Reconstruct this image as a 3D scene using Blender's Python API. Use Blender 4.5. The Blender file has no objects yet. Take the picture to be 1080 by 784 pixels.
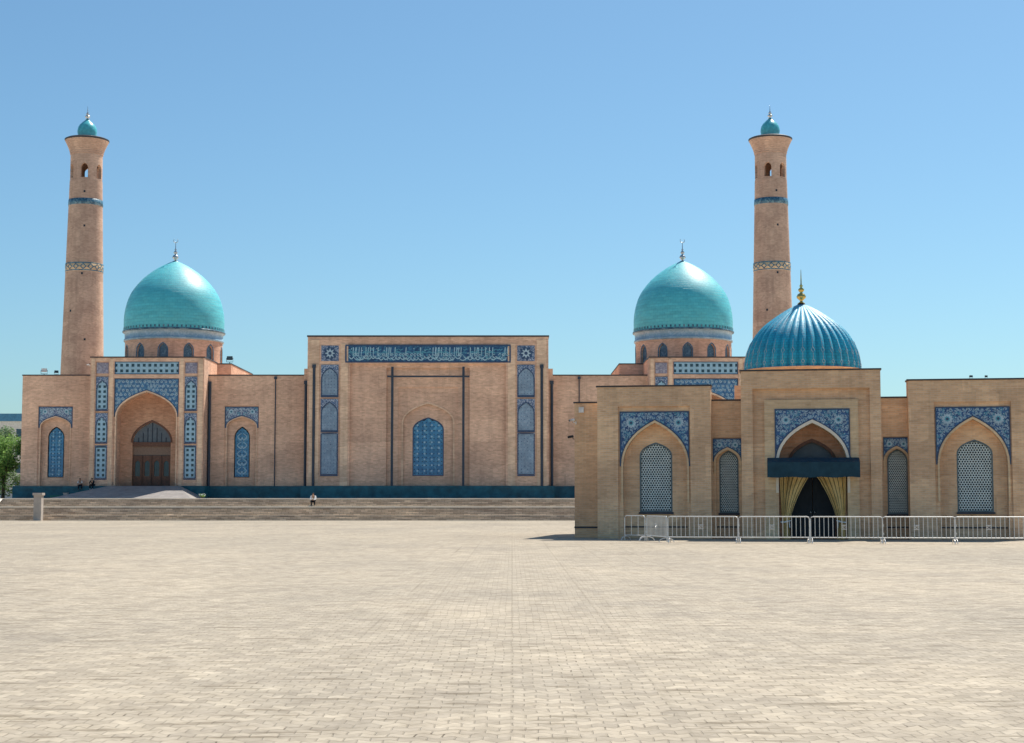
import bpy, bmesh, math, random
from mathutils import Vector
C = bpy.data.collections.new('scene'); S = bpy.context.scene; S.collection.children.link(C)
R = math.radians
# ------------------------------------------------------------------ camera, sky, sun, exposure
EYE = 1.7; PITCH = math.atan(137/1700)
cd = bpy.data.cameras.new('camera'); cam = bpy.data.objects.new('camera', cd); C.objects.link(cam)
cam.location = (0, 0, EYE); cam.rotation_euler = (math.pi/2 + PITCH, 0, 0)
cd.sensor_width = 36; cd.lens = 36*1700/1080; cd.clip_start = 0.1; cd.clip_end = 9000
S.camera = cam
SUN_AZ, SUN_EL = 36, 57                      # azimuth from +Y towards +X
w = bpy.data.worlds.new('World'); S.world = w; w.use_nodes = True
wn = w.node_tree; bg = wn.nodes['Background']
sky = wn.nodes.new('ShaderNodeTexSky'); sky.sky_type = 'NISHITA'; sky.sun_disc = False
sky.sun_elevation = R(SUN_EL); sky.sun_rotation = R(SUN_AZ)
sky.altitude = 450; sky.air_density = 1.0; sky.dust_density = 1.3; sky.ozone_density = 2.6
tint = wn.nodes.new('ShaderNodeMixRGB'); tint.blend_type = 'MULTIPLY'; tint.inputs[0].default_value = 1; tint.inputs[2].default_value = (.69, .935, .985, 1)
wn.links.new(sky.outputs[0], tint.inputs[1]); wn.links.new(tint.outputs[0], bg.inputs[0]); bg.inputs[1].default_value = 0.089
sd = bpy.data.lights.new('sun', 'SUN'); sun = bpy.data.objects.new('sun', sd); C.objects.link(sun)
sd.energy = 4.4; sd.angle = R(0.53); sd.color = (1.0, 0.94, 0.84)
sun.rotation_euler = (-R(90 - SUN_EL), 0, -R(SUN_AZ)); sun.location = (60, 60, 90)
S.view_settings.view_transform = 'Standard'; S.view_settings.look = 'None'
S.view_settings.exposure = 0.48; S.view_settings.gamma = 1.0
S.render.resolution_x = 1024; S.render.resolution_y = 743

# ------------------------------------------------------------------ measuring: photo ray -> metres on a real plane
class Frame:
    def __init__(s, o, yaw=0):
        s.o = Vector(o); a = R(yaw); s.yaw = a
        s.ex = Vector((math.cos(a), math.sin(a), 0)); s.ey = Vector((-math.sin(a), math.cos(a), 0))
    def p(s, px, py, ly=0.0):
        a = (px-540)/1700; b = (392-py)/1700
        d = Vector((a, math.cos(PITCH)-b*math.sin(PITCH), math.sin(PITCH)+b*math.cos(PITCH)))
        c = Vector((0, 0, EYE)) - s.o
        t = (ly - c.dot(s.ey))/d.dot(s.ey); q = c + t*d
        return q.dot(s.ex), q.z
    def x(s, px, ly=0.0, py=480): return s.p(px, py, ly)[0]
    def z(s, py, ly=0.0, px=540): return s.p(px, py, ly)[1]

# ------------------------------------------------------------------ mesh builder
class MB:
    def __init__(s, smooth=False): s.v = []; s.f = []; s.m = []; s.u = []; s.smooth = smooth
    def face(s, pts, mat=0, uv=None):
        n = len(s.v); s.v += [tuple(p) for p in pts]; s.f.append(list(range(n, n+len(pts)))); s.m.append(mat); s.u.append(uv)
    def box(s, x0, x1, y0, y1, z0, z1, mat=0, skip=''):
        if x0 > x1: x0, x1 = x1, x0
        P = lambda a, b, c: ((x0, x1)[a], (y0, y1)[b], (z0, z1)[c])
        for k, q in (('f', ((0,0,0),(1,0,0),(1,0,1),(0,0,1))), ('b', ((1,1,0),(0,1,0),(0,1,1),(1,1,1))),
                     ('l', ((0,1,0),(0,0,0),(0,0,1),(0,1,1))), ('r', ((1,0,0),(1,1,0),(1,1,1),(1,0,1))),
                     ('t', ((0,0,1),(1,0,1),(1,1,1),(0,1,1))), ('d', ((0,1,0),(1,1,0),(1,0,0),(0,0,0)))):
            if k not in skip: s.face([P(*t) for t in q], mat)
    def rect(s, x0, x1, z0, z1, y, mat=0, n=1):
        for i in range(n):
            a = x0+(x1-x0)*i/n; b = x0+(x1-x0)*(i+1)/n
            s.face(((a,y,z0),(b,y,z0),(b,y,z1),(a,y,z1)), mat)
    def reveal(s, line, y0, y1, mat=0):
        for (a, b) in zip(line[:-1], line[1:]):
            s.face(((a[0],y0,a[1]),(a[0],y1,a[1]),(b[0],y1,b[1]),(b[0],y0,b[1])), mat)
    def holed(s, x0, x1, z0, z1, hx0, hx1, hz0, hz1, y, depth, mat=0):     # plate with a rectangular recess
        s.rect(x0, hx0, z0, z1, y, mat); s.rect(hx1, x1, z0, z1, y, mat)
        if z1 > hz1: s.rect(hx0, hx1, hz1, z1, y, mat)
        if hz0 > z0: s.rect(hx0, hx1, z0, hz0, y, mat)
        L = [(hx0,hz0),(hx0,hz1),(hx1,hz1),(hx1,hz0)]
        if hz0 > z0: L.append((hx0,hz0))
        s.reveal(L, y, y+depth, mat)
    def arched(s, x0, x1, z0, z1, A, y, depth, mat=0, nx=1, zb=None):      # plate with a pointed-arch opening
        cx, w, zs, r = A['cx'], A['w'], A['zs'], A['r']; zb = A['zb'] if zb is None else zb
        s.rect(x0, cx-w, z0, z1, y, mat, nx); s.rect(cx+w, x1, z0, z1, y, mat, nx)
        if zb > z0: s.rect(cx-w, cx+w, z0, zb, y, mat, max(1, nx*2))
        pts = arch_line(A)
        for (a, b) in zip(pts[:-1], pts[1:]):
            s.face(((a[0],y,a[1]),(b[0],y,b[1]),(b[0],y,z1),(a[0],y,z1)), mat)
        L = [(cx-w, zb)] + pts + [(cx+w, zb)]
        if zb > z0: L.append((cx-w, zb))
        if depth: s.reveal(L, y, y+depth, mat)
    def band(s, A, t, y0, y1, zb=None, mat=0, closed=False):               # moulding that follows an arch
        zb = A['zb'] if zb is None else zb
        a = [(A['cx']-A['w'], zb)] + arch_line(A) + [(A['cx']+A['w'], zb)]
        B = dict(A, w=A['w']+t, r=A['r']+t*1.25)
        b = [(B['cx']-B['w'], zb)] + arch_line(B) + [(B['cx']+B['w'], zb)]
        for i in range(len(a)-1):
            s.face(((a[i][0],y0,a[i][1]),(a[i+1][0],y0,a[i+1][1]),(b[i+1][0],y0,b[i+1][1]),(b[i][0],y0,b[i][1])), mat)
        s.reveal(a, y0, y1, mat); s.reveal(b, y0, y1, mat)
        for q in (0, -1): s.face(((a[q][0],y0,zb),(b[q][0],y0,zb),(b[q][0],y1,zb),(a[q][0],y1,zb)), mat)
        if closed: s.box(a[0][0]-t, a[-1][0]+t, y0, y1, zb-t, zb, mat)
    def lathe(s, prof, n=48, c=(0,0,0), mat=0, fr=None, uvs=1.0):
        rm = max(p[0] for p in prof)
        pt = lambda i, j: (c[0]+rad(i,j)*math.sin(2*math.pi*j/n), c[1]-rad(i,j)*math.cos(2*math.pi*j/n), c[2]+prof[i][1])
        rad = (lambda i, j: prof[i][0]*fr(2*math.pi*j/n, prof[i][1])) if fr else (lambda i, j: prof[i][0])
        L = [0]
        for i in range(1, len(prof)): L.append(L[-1]+math.hypot(prof[i][0]-prof[i-1][0], prof[i][1]-prof[i-1][1]))
        for i in range(len(prof)-1):
            for j in range(n):
                u0 = 2*math.pi*rm*j/n; u1 = 2*math.pi*rm*(j+1)/n
                q = [(i,j),(i,j+1),(i+1,j+1),(i+1,j)]; uv = [(u0,L[i]),(u1,L[i]),(u1,L[i+1]),(u0,L[i+1])]
                if prof[i+1][0] < 1e-6: q = q[:3]; uv = uv[:3]
                elif prof[i][0] < 1e-6: q = [q[0], q[2], q[3]]; uv = [uv[0], uv[2], uv[3]]
                s.face([pt(*k) for k in q], mat, uv)
    def tube(s, path, r, n=6, mat=0, caps=True):
        path = [Vector(p) for p in path]; rings = []
        rr = r if isinstance(r, (list, tuple)) else [r]*len(path)
        for i, p in enumerate(path):
            d = (path[min(i+1, len(path)-1)] - path[max(i-1, 0)]).normalized()
            a = d.cross(Vector((0,0,1)) if abs(d.z) < .9 else Vector((1,0,0))).normalized(); b = d.cross(a)
            rings.append([p + rr[i]*(math.cos(2*math.pi*k/n)*a + math.sin(2*math.pi*k/n)*b) for k in range(n)])
        for A, B in zip(rings[:-1], rings[1:]):
            for k in range(n): s.face((A[k], A[(k+1)%n], B[(k+1)%n], B[k]), mat)
        if caps: s.face(rings[0], mat); s.face(rings[-1][::-1], mat)
    def ribbon(s, pts, wd, y, mat=0, t=0.0):                                # flat stroke in the XZ plane, standing t proud
        for i in range(len(pts)-1):
            (a, b), (c, d) = pts[i], pts[i+1]; L = math.hypot(c-a, d-b) or 1
            w0 = wd[i] if isinstance(wd, list) else wd; w1 = wd[i+1] if isinstance(wd, list) else wd
            nx, nz = -(d-b)/L*.5, (c-a)/L*.5
            q = ((a+nx*w0,b+nz*w0),(c+nx*w1,d+nz*w1),(c-nx*w1,d-nz*w1),(a-nx*w0,b-nz*w0))
            s.face([(u, y, v) for u, v in q], mat)
    def disc(s, x, z, r, y, n=8, mat=0, rot=0, star=None):
        pts = []
        for k in range(n):
            q = r if not star or k % 2 == 0 else r*star
            pts.append((x+q*math.cos(rot+2*math.pi*k/n), y, z+q*math.sin(rot+2*math.pi*k/n)))
        s.face(pts, mat)
    def warp(s, Rd):                                                        # bend a flat wall (x along, y inwards) round a cylinder
        s.u = [uv or [(s.v[i][0], s.v[i][2]) for i in f] for f, uv in zip(s.f, s.u)]
        s.v = [((Rd-y)*math.sin(x/Rd), -(Rd-y)*math.cos(x/Rd), z) for x, y, z in s.v]
    def build(s, name, mats, parent=None, loc=None, rotz=0):
        me = bpy.data.meshes.new(name); me.from_pydata(s.v, [], s.f)
        for m in (mats if isinstance(mats, (list, tuple)) else [mats]): me.materials.append(m)
        ul = me.uv_layers.new(name='UVMap')
        for p in me.polygons:
            p.material_index = s.m[p.index]; cu = s.u[p.index]; n = p.normal
            for k, li in enumerate(p.loop_indices):
                if cu: ul.data[li].uv = cu[k]
                else:
                    co = s.v[s.f[p.index][k]]
                    ul.data[li].uv = (co[0], co[1]) if abs(n.z) > .75 else ((co[1], co[2]) if abs(n.x) > abs(n.y) else (co[0], co[2]))
        if s.smooth:
            bm = bmesh.new(); bm.from_mesh(me); bmesh.ops.remove_doubles(bm, verts=bm.verts, dist=1e-4); bm.to_mesh(me); bm.free()
            me.polygons.foreach_set('use_smooth', [True]*len(me.polygons))
        o = bpy.data.objects.new(name, me); C.objects.link(o)
        if parent: o.parent = parent
        if loc: o.location = loc
        o.rotation_euler.z = rotz
        return o

def arch_line(A, n=9):
    cx, w, zs, r = A['cx'], A['w'], A['zs'], A['r']; L = []
    for i in range(n+1):
        t = i/n; q = 1-t
        L.append((w*(q**3+3*q*q*t+3*q*t*t*.55), zs+r*(3*q*q*t*.5+3*q*t*t*.8+t**3)))
    return [(cx-x, z) for x, z in L] + [(cx+x, z) for x, z in L[-2::-1]]
def arch_half(A, z):
    if z <= A['zs']: return A['w']
    if z >= A['zs']+A['r']: return 0
    L = [(x-A['cx'], y) for x, y in arch_line(A, 16)[16:]]
    for (x0, z0), (x1, z1) in zip(L[:-1], L[1:]):
        if z1 <= z <= z0: return x1+(x0-x1)*(z-z1)/max(1e-6, z0-z1)
    return 0
def tag(o, label=None, cat=None, group=None, kind=None):
    for k, v in (('label', label), ('category', cat), ('group', group), ('kind', kind)):
        if v: o[k] = v
    return o
def empty(name, label, cat, loc, rotz=0, group=None):
    o = bpy.data.objects.new(name, None); C.objects.link(o); o.location = loc; o.rotation_euler.z = rotz
    return tag(o, label, cat, group)
def copy_tree(o, parent=None):
    c = o.copy(); C.objects.link(c)
    if parent: c.parent = parent
    for ch in list(o.children): copy_tree(ch, c)
    return c

# ------------------------------------------------------------------ materials
class NT:
    def __init__(s, name):
        s.m = bpy.data.materials.new(name); s.m.use_nodes = True; s.t = s.m.node_tree; s.b = s.t.nodes['Principled BSDF']
    def n(s, kind, **kw):
        x = s.t.nodes.new('ShaderNode'+kind)
        for k, v in kw.items():
            if k.startswith('i_'): x.inputs[k[2:].replace('_', ' ')].default_value = v
            else: setattr(x, k, v)
        return x
    def l(s, a, b): s.t.links.new(a, b)
    def uv(s, sx=1, sy=1, obj=False):
        tc = s.n('TexCoord'); mp = s.n('Mapping'); mp.inputs['Scale'].default_value = (sx, sy, sy if obj else 1)
        s.l(tc.outputs['Object' if obj else 'UV'], mp.inputs[0]); return mp.outputs[0]
    def noise(s, vec, scale, detail=3, rough=.55):
        x = s.n('TexNoise'); x.inputs['Scale'].default_value = scale; x.inputs['Detail'].default_value = detail; x.inputs['Roughness'].default_value = rough
        s.l(vec, x.inputs['Vector']); return x.outputs['Fac']
    def ramp(s, fac, stops):
        x = s.n('ValToRGB'); e = x.color_ramp.elements
        while len(e) < len(stops): e.new(.5)
        for q, (p, c) in zip(e, stops): q.position = p; q.color = (*c, 1) if len(c) == 3 else c
        s.l(fac, x.inputs[0]); return x.outputs[0]
    def mix(s, a, b, fac=1.0, mode='MIX'):
        x = s.n('MixRGB', blend_type=mode)
        for sock, v in ((x.inputs[0], fac), (x.inputs[1], a), (x.inputs[2], b)):
            if hasattr(v, 'is_linked'): s.l(v, sock)
            else: sock.default_value = v if isinstance(v, (int, float)) else (*v, 1)
        return x.outputs[0]
    def math(s, op, a, b=0.0):
        x = s.n('Math', operation=op)
        for sock, v in ((x.inputs[0], a), (x.inputs[1], b)):
            if hasattr(v, 'is_linked'): s.l(v, sock)
            else: sock.default_value = v
        return x.outputs[0]
    def out(s, col, rough=.8, spec=.3, bump=None, bs=.3, bd=.02, metal=0):
        if hasattr(col, 'is_linked'): s.l(col, s.b.inputs['Base Color'])
        else: s.b.inputs['Base Color'].default_value = (*col, 1)
        if hasattr(rough, 'is_linked'): s.l(rough, s.b.inputs['Roughness'])
        else: s.b.inputs['Roughness'].default_value = rough
        s.b.inputs['Specular IOR Level'].default_value = spec; s.b.inputs['Metallic'].default_value = metal
        if bump is not None:
            x = s.n('Bump'); x.inputs['Strength'].default_value = bs; x.inputs['Distance'].default_value = bd
            s.l(bump, x.inputs['Height']); s.l(x.outputs[0], s.b.inputs['Normal'])
        return s.m
G = lambda v: (v, v, v)
def brick(name, c1, c2, mortar, streak=.5, bw=.27, rh=.08, patch=False):
    t = NT(name); uv = t.uv()
    b = t.n('TexBrick'); b.inputs['Scale'].default_value = 1; b.inputs['Brick Width'].default_value = bw; b.inputs['Row Height'].default_value = rh
    b.inputs['Mortar Size'].default_value = .009; b.inputs['Bias'].default_value = -.1; b.offset_frequency = 2; b.offset = .5
    b.inputs['Color1'].default_value = (*c1, 1); b.inputs['Color2'].default_value = (*c2, 1); b.inputs['Mortar'].default_value = (*mortar, 1)
    t.l(uv, b.inputs['Vector'])
    s1 = t.ramp(t.noise(t.uv(1.3, 5), 1.0, 5, .7), [(.28, G(1-.34*streak)), (.72, G(1+.3*streak))])
    s2 = t.ramp(t.noise(t.uv(.25, .35), 1.0, 5, .6), [(.3, (.84,.81,.80)), (.7, (1.12,1.10,1.06))])
    s3 = t.ramp(t.noise(t.uv(3.0, 9), 1.0, 2, .5), [(.58, G(1)), (.75, (.70,.64,.62))])
    col = t.mix(b.outputs['Color'], s1, 1, 'MULTIPLY'); col = t.mix(col, s2, 1, 'MULTIPLY'); col = t.mix(col, s3, .55*streak+.2, 'MULTIPLY')
    s4 = t.ramp(t.noise(t.uv(1.1, .10), 1.0, 4, .65), [(.36, (.86,.85,.85)), (.5, G(1)), (.7, (1.06,1.05,1.04))]); col = t.mix(col, s4, .8, 'MULTIPLY')   # rain streaks
    # fields of brick laid and pointed at different times
    v = t.n('TexVoronoi', distance='CHEBYCHEV'); v.inputs['Scale'].default_value = 1; t.l(t.uv(.16 if patch else .3, .42 if patch else .6), v.inputs['Vector'])
    sp = t.n('SeparateColor'); t.l(v.outputs['Color'], sp.inputs[0])
    col = t.mix(col, t.ramp(sp.outputs[0], [(.2, (.88,.85,.84)), (.8, (1.10,1.09,1.07))]), .75, 'MULTIPLY')
    return t.out(col, .88, .2, b.outputs['Fac'], -.5, .008)
def plain(name, col, rough=.6, spec=.35, metal=0, var=.18, scale=3.0):
    t = NT(name); v = t.noise(t.uv(1, 1, True), scale, 4)
    c = t.mix(col, t.ramp(v, [(.3, G(1-var)), (.7, G(1+var))]), 1, 'MULTIPLY')
    return t.out(c, rough, spec, metal=metal)
def tiles(name, base, alt, light, scale, rough=.3, amount=.5):              # glazed mosaic: small coloured cells with pale pieces
    t = NT(name); uv = t.uv(); v = t.n('TexVoronoi'); v.inputs['Scale'].default_value = scale; t.l(uv, v.inputs['Vector'])
    sp = t.n('SeparateColor'); t.l(v.outputs['Color'], sp.inputs[0])
    c = t.mix(base, alt, t.ramp(sp.outputs[0], [(.45, G(0)), (.55, G(1))]))
    c = t.mix(c, light, t.ramp(sp.outputs[1], [(1-amount-.04, G(0)), (1-amount+.04, G(1))]))
    n = t.ramp(t.noise(t.uv(.6, .6), 1.2, 3), [(.3, G(.82)), (.7, G(1.15))])
    return t.out(t.mix(c, n, 1, 'MULTIPLY'), rough, .5)
def domeglaze(name, c1, c2, rh, bw, sheen=.25, coat=.3):
    t = NT(name); uv = t.uv()
    b = t.n('TexBrick'); b.inputs['Scale'].default_value = 1; b.inputs['Brick Width'].default_value = bw; b.inputs['Row Height'].default_value = rh
    b.inputs['Mortar Size'].default_value = .012; b.inputs['Color1'].default_value = (*c1, 1); b.inputs['Color2'].default_value = (*c2, 1)
    b.inputs['Mortar'].default_value = (c1[0]*.6, c1[1]*.72, c1[2]*.76, 1); t.l(uv, b.inputs['Vector'])
    n = t.ramp(t.noise(t.uv(.5, 2.4), 1.0, 4), [(.3, G(.86)), (.7, G(1.14))])
    ro = t.ramp(t.noise(t.uv(.8, 3), 1.0, 3), [(.3, G(.46)), (.7, G(.58))])
    t.b.inputs['Coat Weight'].default_value = coat; t.b.inputs['Coat Roughness'].default_value = .3
    t.b.inputs['Sheen Weight'].default_value = sheen; t.b.inputs['Sheen Roughness'].default_value = .4
    hgt = t.math('ADD', t.math('MULTIPLY', b.outputs['Fac'], -1.0), t.noise(t.uv(1.5, 4), 2.2, 3))
    return t.out(t.mix(b.outputs['Color'], n, 1, 'MULTIPLY'), ro, .8, hgt, .45, .035)
M = {}
M['brick_near'] = brick('tan_brick', (.87,.59,.36), (.73,.465,.285), (.77,.60,.44), .42, .30, .095)
M['brick_trim'] = brick('yellow_brick', (.84,.63,.39), (.72,.51,.31), (.74,.60,.43), .4, .30, .095)
M['trim_far'] = brick('pale_rose_brick', (.82,.60,.43), (.70,.48,.33), (.74,.58,.46), .4, .36, .14)
M['brick_far'] = brick('rose_brick', (.79,.525,.38), (.62,.395,.28), (.71,.53,.42), .42, .36, .14, True)
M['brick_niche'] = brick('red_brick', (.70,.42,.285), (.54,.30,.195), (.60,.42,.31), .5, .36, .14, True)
M['brick_min'] = brick('minaret_brick', (.61,.425,.325), (.49,.33,.25), (.57,.43,.35), .35, .36, .16)
M['coping'] = plain('dark_coping', (.05,.045,.05), .5)
M['plinth'] = plain('teal_marble', (.012,.105,.14), .4, .25, var=.35, scale=1.2)
M['dpc'] = plain('dark_band', (.06,.06,.07), .6)
M['navy'] = plain('navy_glaze', (.03,.065,.14), .35, .5)
M['white_tile'] = plain('pale_glaze', (.40,.52,.60), .35, .5)
M['turq_tile'] = plain('turquoise_glaze', (.10,.36,.46), .3, .5)
M['flower_tile'] = tiles('blue_floral_tile', (.022,.065,.20), (.04,.13,.30), (.22,.36,.48), 13, .35, .28)
M['flower_fine'] = tiles('blue_grey_tile', (.06,.10,.20), (.09,.16,.28), (.38,.42,.50), 14, .35, .35)
M['star_tile'] = tiles('blue_star_tile', (.04,.12,.25), (.06,.18,.33), (.20,.32,.42), 5.5, .35, .25)
M['grey_tile'] = tiles('lilac_tile', (.22,.20,.27), (.30,.27,.32), (.38,.36,.42), 7, .4, .3)
M['panel_tile'] = tiles('slate_blue_tile', (.15,.22,.32), (.19,.27,.37), (.32,.42,.52), 6, .4, .25)
M['lattice'] = plain('pale_lattice', (.64,.72,.70), .5, .4, var=.12)
M['lattice_blue'] = plain('blue_lattice', (.30,.47,.58), .45, .4, var=.15)
M['lattice_deep'] = tiles('deep_blue_lattice', (.03,.17,.34), (.05,.22,.40), (.10,.30,.46), 4, .35, .2)
M['lattice_grey'] = tiles('greyblue_lattice', (.20,.29,.39), (.22,.31,.41), (.27,.36,.46), 5, .4, .2)
M['dark'] = plain('dark_interior', (.018,.03,.045), .6)
M['win_frame'] = plain('grey_green_frame', (.12,.17,.19), .5)
M['drum_win'] = tiles('drum_window_lattice', (.05,.12,.19), (.07,.15,.22), (.12,.22,.30), 6, .4, .2)
M['glass'] = plain('dark_glass', (.02,.05,.075), .12, .6, var=.3)
M['grey_lun'] = plain('grey_lunette', (.13,.16,.19), .5)
M['wood'] = plain('brown_wood', (.16,.075,.048), .5, var=.25, scale=6)
M['wood_lt'] = plain('lighter_wood', (.28,.18,.13), .5, var=.2, scale=6)
M['pipe'] = plain('dark_pipe', (.035,.05,.075), .45)
M['dome_far'] = domeglaze('turquoise_dome_tile', (.07,.51,.575), (.10,.58,.62), .36, .62, 0)
M['dome_near'] = domeglaze('blue_dome_tile', (.003,.34,.53), (.008,.42,.585), .14, .18, 0, .08)
M['dome_band'] = tiles('pale_blue_band', (.26,.42,.52), (.29,.45,.55), (.36,.51,.60), 5, .4, .25)
M['cap_dome'] = plain('cap_dome_glaze', (.09,.47,.53), .3, .5)
M['gold'] = plain('gilt', (.75,.52,.16), .28, .5, .9, var=.1)
M['silver'] = plain('grey_finial_metal', (.55,.56,.56), .35, .5, .8, var=.1)
M['band_dark'] = tiles('teal_ring_tile', (.03,.10,.17), (.05,.16,.24), (.14,.26,.33), 5, .4, .3)
M['steel'] = plain('galvanised_steel', (.70,.69,.67), .45, .5, .35, var=.1)
M['cloth'] = plain('teal_canvas', (.022,.062,.088), .8, .2, var=.2)
M['stone'] = plain('grey_stone', (.50,.43,.37), .8, .2, var=.15, scale=2)
M['stone_lt'] = plain('pale_stone', (.82,.73,.60), .8, .2, var=.08, scale=1)
M['stairs_blue'] = plain('stair_granite', (.30,.275,.26), .6, .3, var=.2, scale=1.5)
M['white'] = plain('white_plastic', (.75,.75,.73), .4)
M['black'] = plain('black_plastic', (.02,.02,.022), .5)
M['skin'] = plain('skin', (.42,.25,.17), .6); M['hair'] = plain('black_hair', (.012,.01,.009), .6)
M['shirt_w'] = plain('white_cloth', (.85,.85,.85), .9, .1); M['trouser'] = plain('navy_cloth', (.02,.025,.045), .9, .1)
M['black_c'] = plain('black_cloth', (.014,.016,.022), .9, .1); M['eye'] = plain('eye_dark', (.01,.01,.01), .3)
M['lip'] = plain('lip', (.3,.12,.1), .6)
M['bark'] = plain('bark', (.10,.075,.055), .9, .1, var=.3, scale=8)

def leafmat(name, a, b):
    t = NT(name); tc = t.n('TexCoord'); oi = t.n('NewGeometry')
    c = t.ramp(oi.outputs['Random Per Island'], [(0, a), (1, b)])
    t.out(c, .6, .3); t.b.inputs['Subsurface Weight'].default_value = 0
    tr = t.n('BsdfTranslucent'); t.l(c, tr.inputs[0]); mx = t.n('MixShader'); mx.inputs[0].default_value = .5
    o = t.t.nodes['Material Output']; t.l(t.b.outputs[0], mx.inputs[1]); t.l(tr.outputs[0], mx.inputs[2]); t.l(mx.outputs[0], o.inputs[0])
    return t.m
M['leaf'] = leafmat('green_leaf', (.13,.27,.07), (.28,.44,.13))
M['leaf2'] = leafmat('greyish_leaf', (.14,.24,.12), (.25,.34,.18))

def ground_mat():
    t = NT('pale_pavers'); tc = t.n('TexCoord'); sep = t.n('SeparateXYZ'); t.l(tc.outputs['Object'], sep.inputs[0])
    x, y = sep.outputs[0], sep.outputs[1]
    def nz(sx, sy, sc, d=4, r=.6):
        mp = t.n('Mapping'); mp.inputs['Scale'].default_value = (sx, sy, 1); t.l(tc.outputs['Object'], mp.inputs[0]); return t.noise(mp.outputs[0], sc, d, r)
    tri = t.math('PINGPONG', x, .11)                                       # zigzag-edged concrete pavers, unevenly settled
    wob = t.math('MULTIPLY', t.math('SUBTRACT', nz(1.1, 1.1, 1, 3), .5), .30)
    yy = t.math('ADD', t.math('ADD', y, t.math('MULTIPLY', tri, 1.0)), wob)
    xx = t.math('ADD', x, t.math('MULTIPLY', t.math('SUBTRACT', nz(.8, .8, 1, 2), .5), .12))
    cmb = t.n('CombineXYZ'); t.l(xx, cmb.inputs[0]); t.l(yy, cmb.inputs[1])
    def bricks(c1, c2, mo, bw, rh, ms, vec):
        b = t.n('TexBrick'); b.offset = .5; b.offset_frequency = 2
        b.inputs['Scale'].default_value = 1; b.inputs['Brick Width'].default_value = bw; b.inputs['Row Height'].default_value = rh
        b.inputs['Mortar Size'].default_value = ms; b.inputs['Mortar Smooth'].default_value = .4; b.inputs['Bias'].default_value = 0
        b.inputs['Color1'].default_value = (*c1, 1); b.inputs['Color2'].default_value = (*c2, 1); b.inputs['Mortar'].default_value = (*mo, 1)
        t.l(vec, b.inputs['Vector']); return b
    b = bricks((.375,.322,.255), (.49,.422,.33), (.36,.308,.238), .20, .18, .008, cmb.outputs[0])
    b2 = bricks((.93,.93,.94), (1.07,1.06,1.05), (.86,.85,.84), 1.32, 1.32, .02, tc.outputs['Object']); b2.offset = 0        # laid in square fields
    c = t.mix(b.outputs['Color'], b2.outputs['Color'], t.ramp(nz(.05, .03, 1, 2), [(.4, G(.35)), (.6, G(1))]), 'MULTIPLY')
    c = t.mix(c, t.ramp(nz(1, .45, .16, 5, .65), [(.36, (.86,.865,.87)), (.62, (1.05,1.04,1.02))]), 1, 'MULTIPLY')     # worn grey and cream patches
    c = t.mix(c, t.ramp(nz(1, 1, 1.2, 4), [(.3, (.90,.89,.885)), (.7, (1.09,1.09,1.08))]), 1, 'MULTIPLY')
    c = t.mix(c, t.ramp(nz(4.2, 4.2, 1, 3), [(.3, (.84,.825,.80)), (.7, (1.12,1.12,1.12))]), 1, 'MULTIPLY')
    jo = t.ramp(b.outputs['Fac'], [(.25, G(0)), (.8, G(1))])
    crack = t.math('MULTIPLY', t.ramp(nz(.9, 2.2, 1.2, 3), [(.60, G(0)), (.69, G(1))]), jo)
    c = t.mix(c, (.10,.075,.045), t.math('MULTIPLY', crack, .8))                                                        # soil in the open joints
    c = t.mix(c, (.15,.115,.07), t.math('MULTIPLY', t.ramp(nz(.7, 4.0, 1.3, 3), [(.595, G(0)), (.64, G(1))]), .55))     # dirt-filled seams
    strip = t.math('LESS_THAN', t.math('PINGPONG', t.math('ADD', x, 1.9), 2.64), .022)                                  # straight seams every few metres
    c = t.mix(c, (.20,.165,.12), t.math('MULTIPLY', strip, t.ramp(nz(.3, .12, 1, 2), [(.45, G(.0)), (.65, G(.5))])))
    h = t.math('ADD', t.math('MULTIPLY', b.outputs['Fac'], -.6), t.math('ADD', nz(4.5, 4.5, 1, 2), t.math('MULTIPLY', nz(.7, .9, 1, 3), 1.2)))
    return t.out(c, .85, .25, h, .7, .035)
M['ground'] = ground_mat()
def step_mat():
    t = NT('brown_step_brick'); b = t.n('TexBrick'); b.inputs['Scale'].default_value = 1; b.inputs['Brick Width'].default_value = .62; b.inputs['Row Height'].default_value = .15
    b.inputs['Mortar Size'].default_value = .012; b.inputs['Color1'].default_value = (.74,.59,.44,1); b.inputs['Color2'].default_value = (.47,.36,.265,1); b.inputs['Mortar'].default_value = (.26,.20,.15,1)
    t.l(t.uv(), b.inputs['Vector'])
    s1 = t.ramp(t.noise(t.uv(.45, 5), 1.0, 5, .65), [(.28, (.62,.60,.58)), (.5, G(1)), (.72, (1.4,1.4,1.38))])
    s2 = t.ramp(t.noise(t.uv(.08, .5), 1.0, 4), [(.35, (.86,.86,.88)), (.65, (1.14,1.12,1.08))])
    return t.out(t.mix(t.mix(b.outputs['Color'], s1, 1, 'MULTIPLY'), s2, 1, 'MULTIPLY'), .85, .2)
M['steps'] = step_mat()

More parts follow.
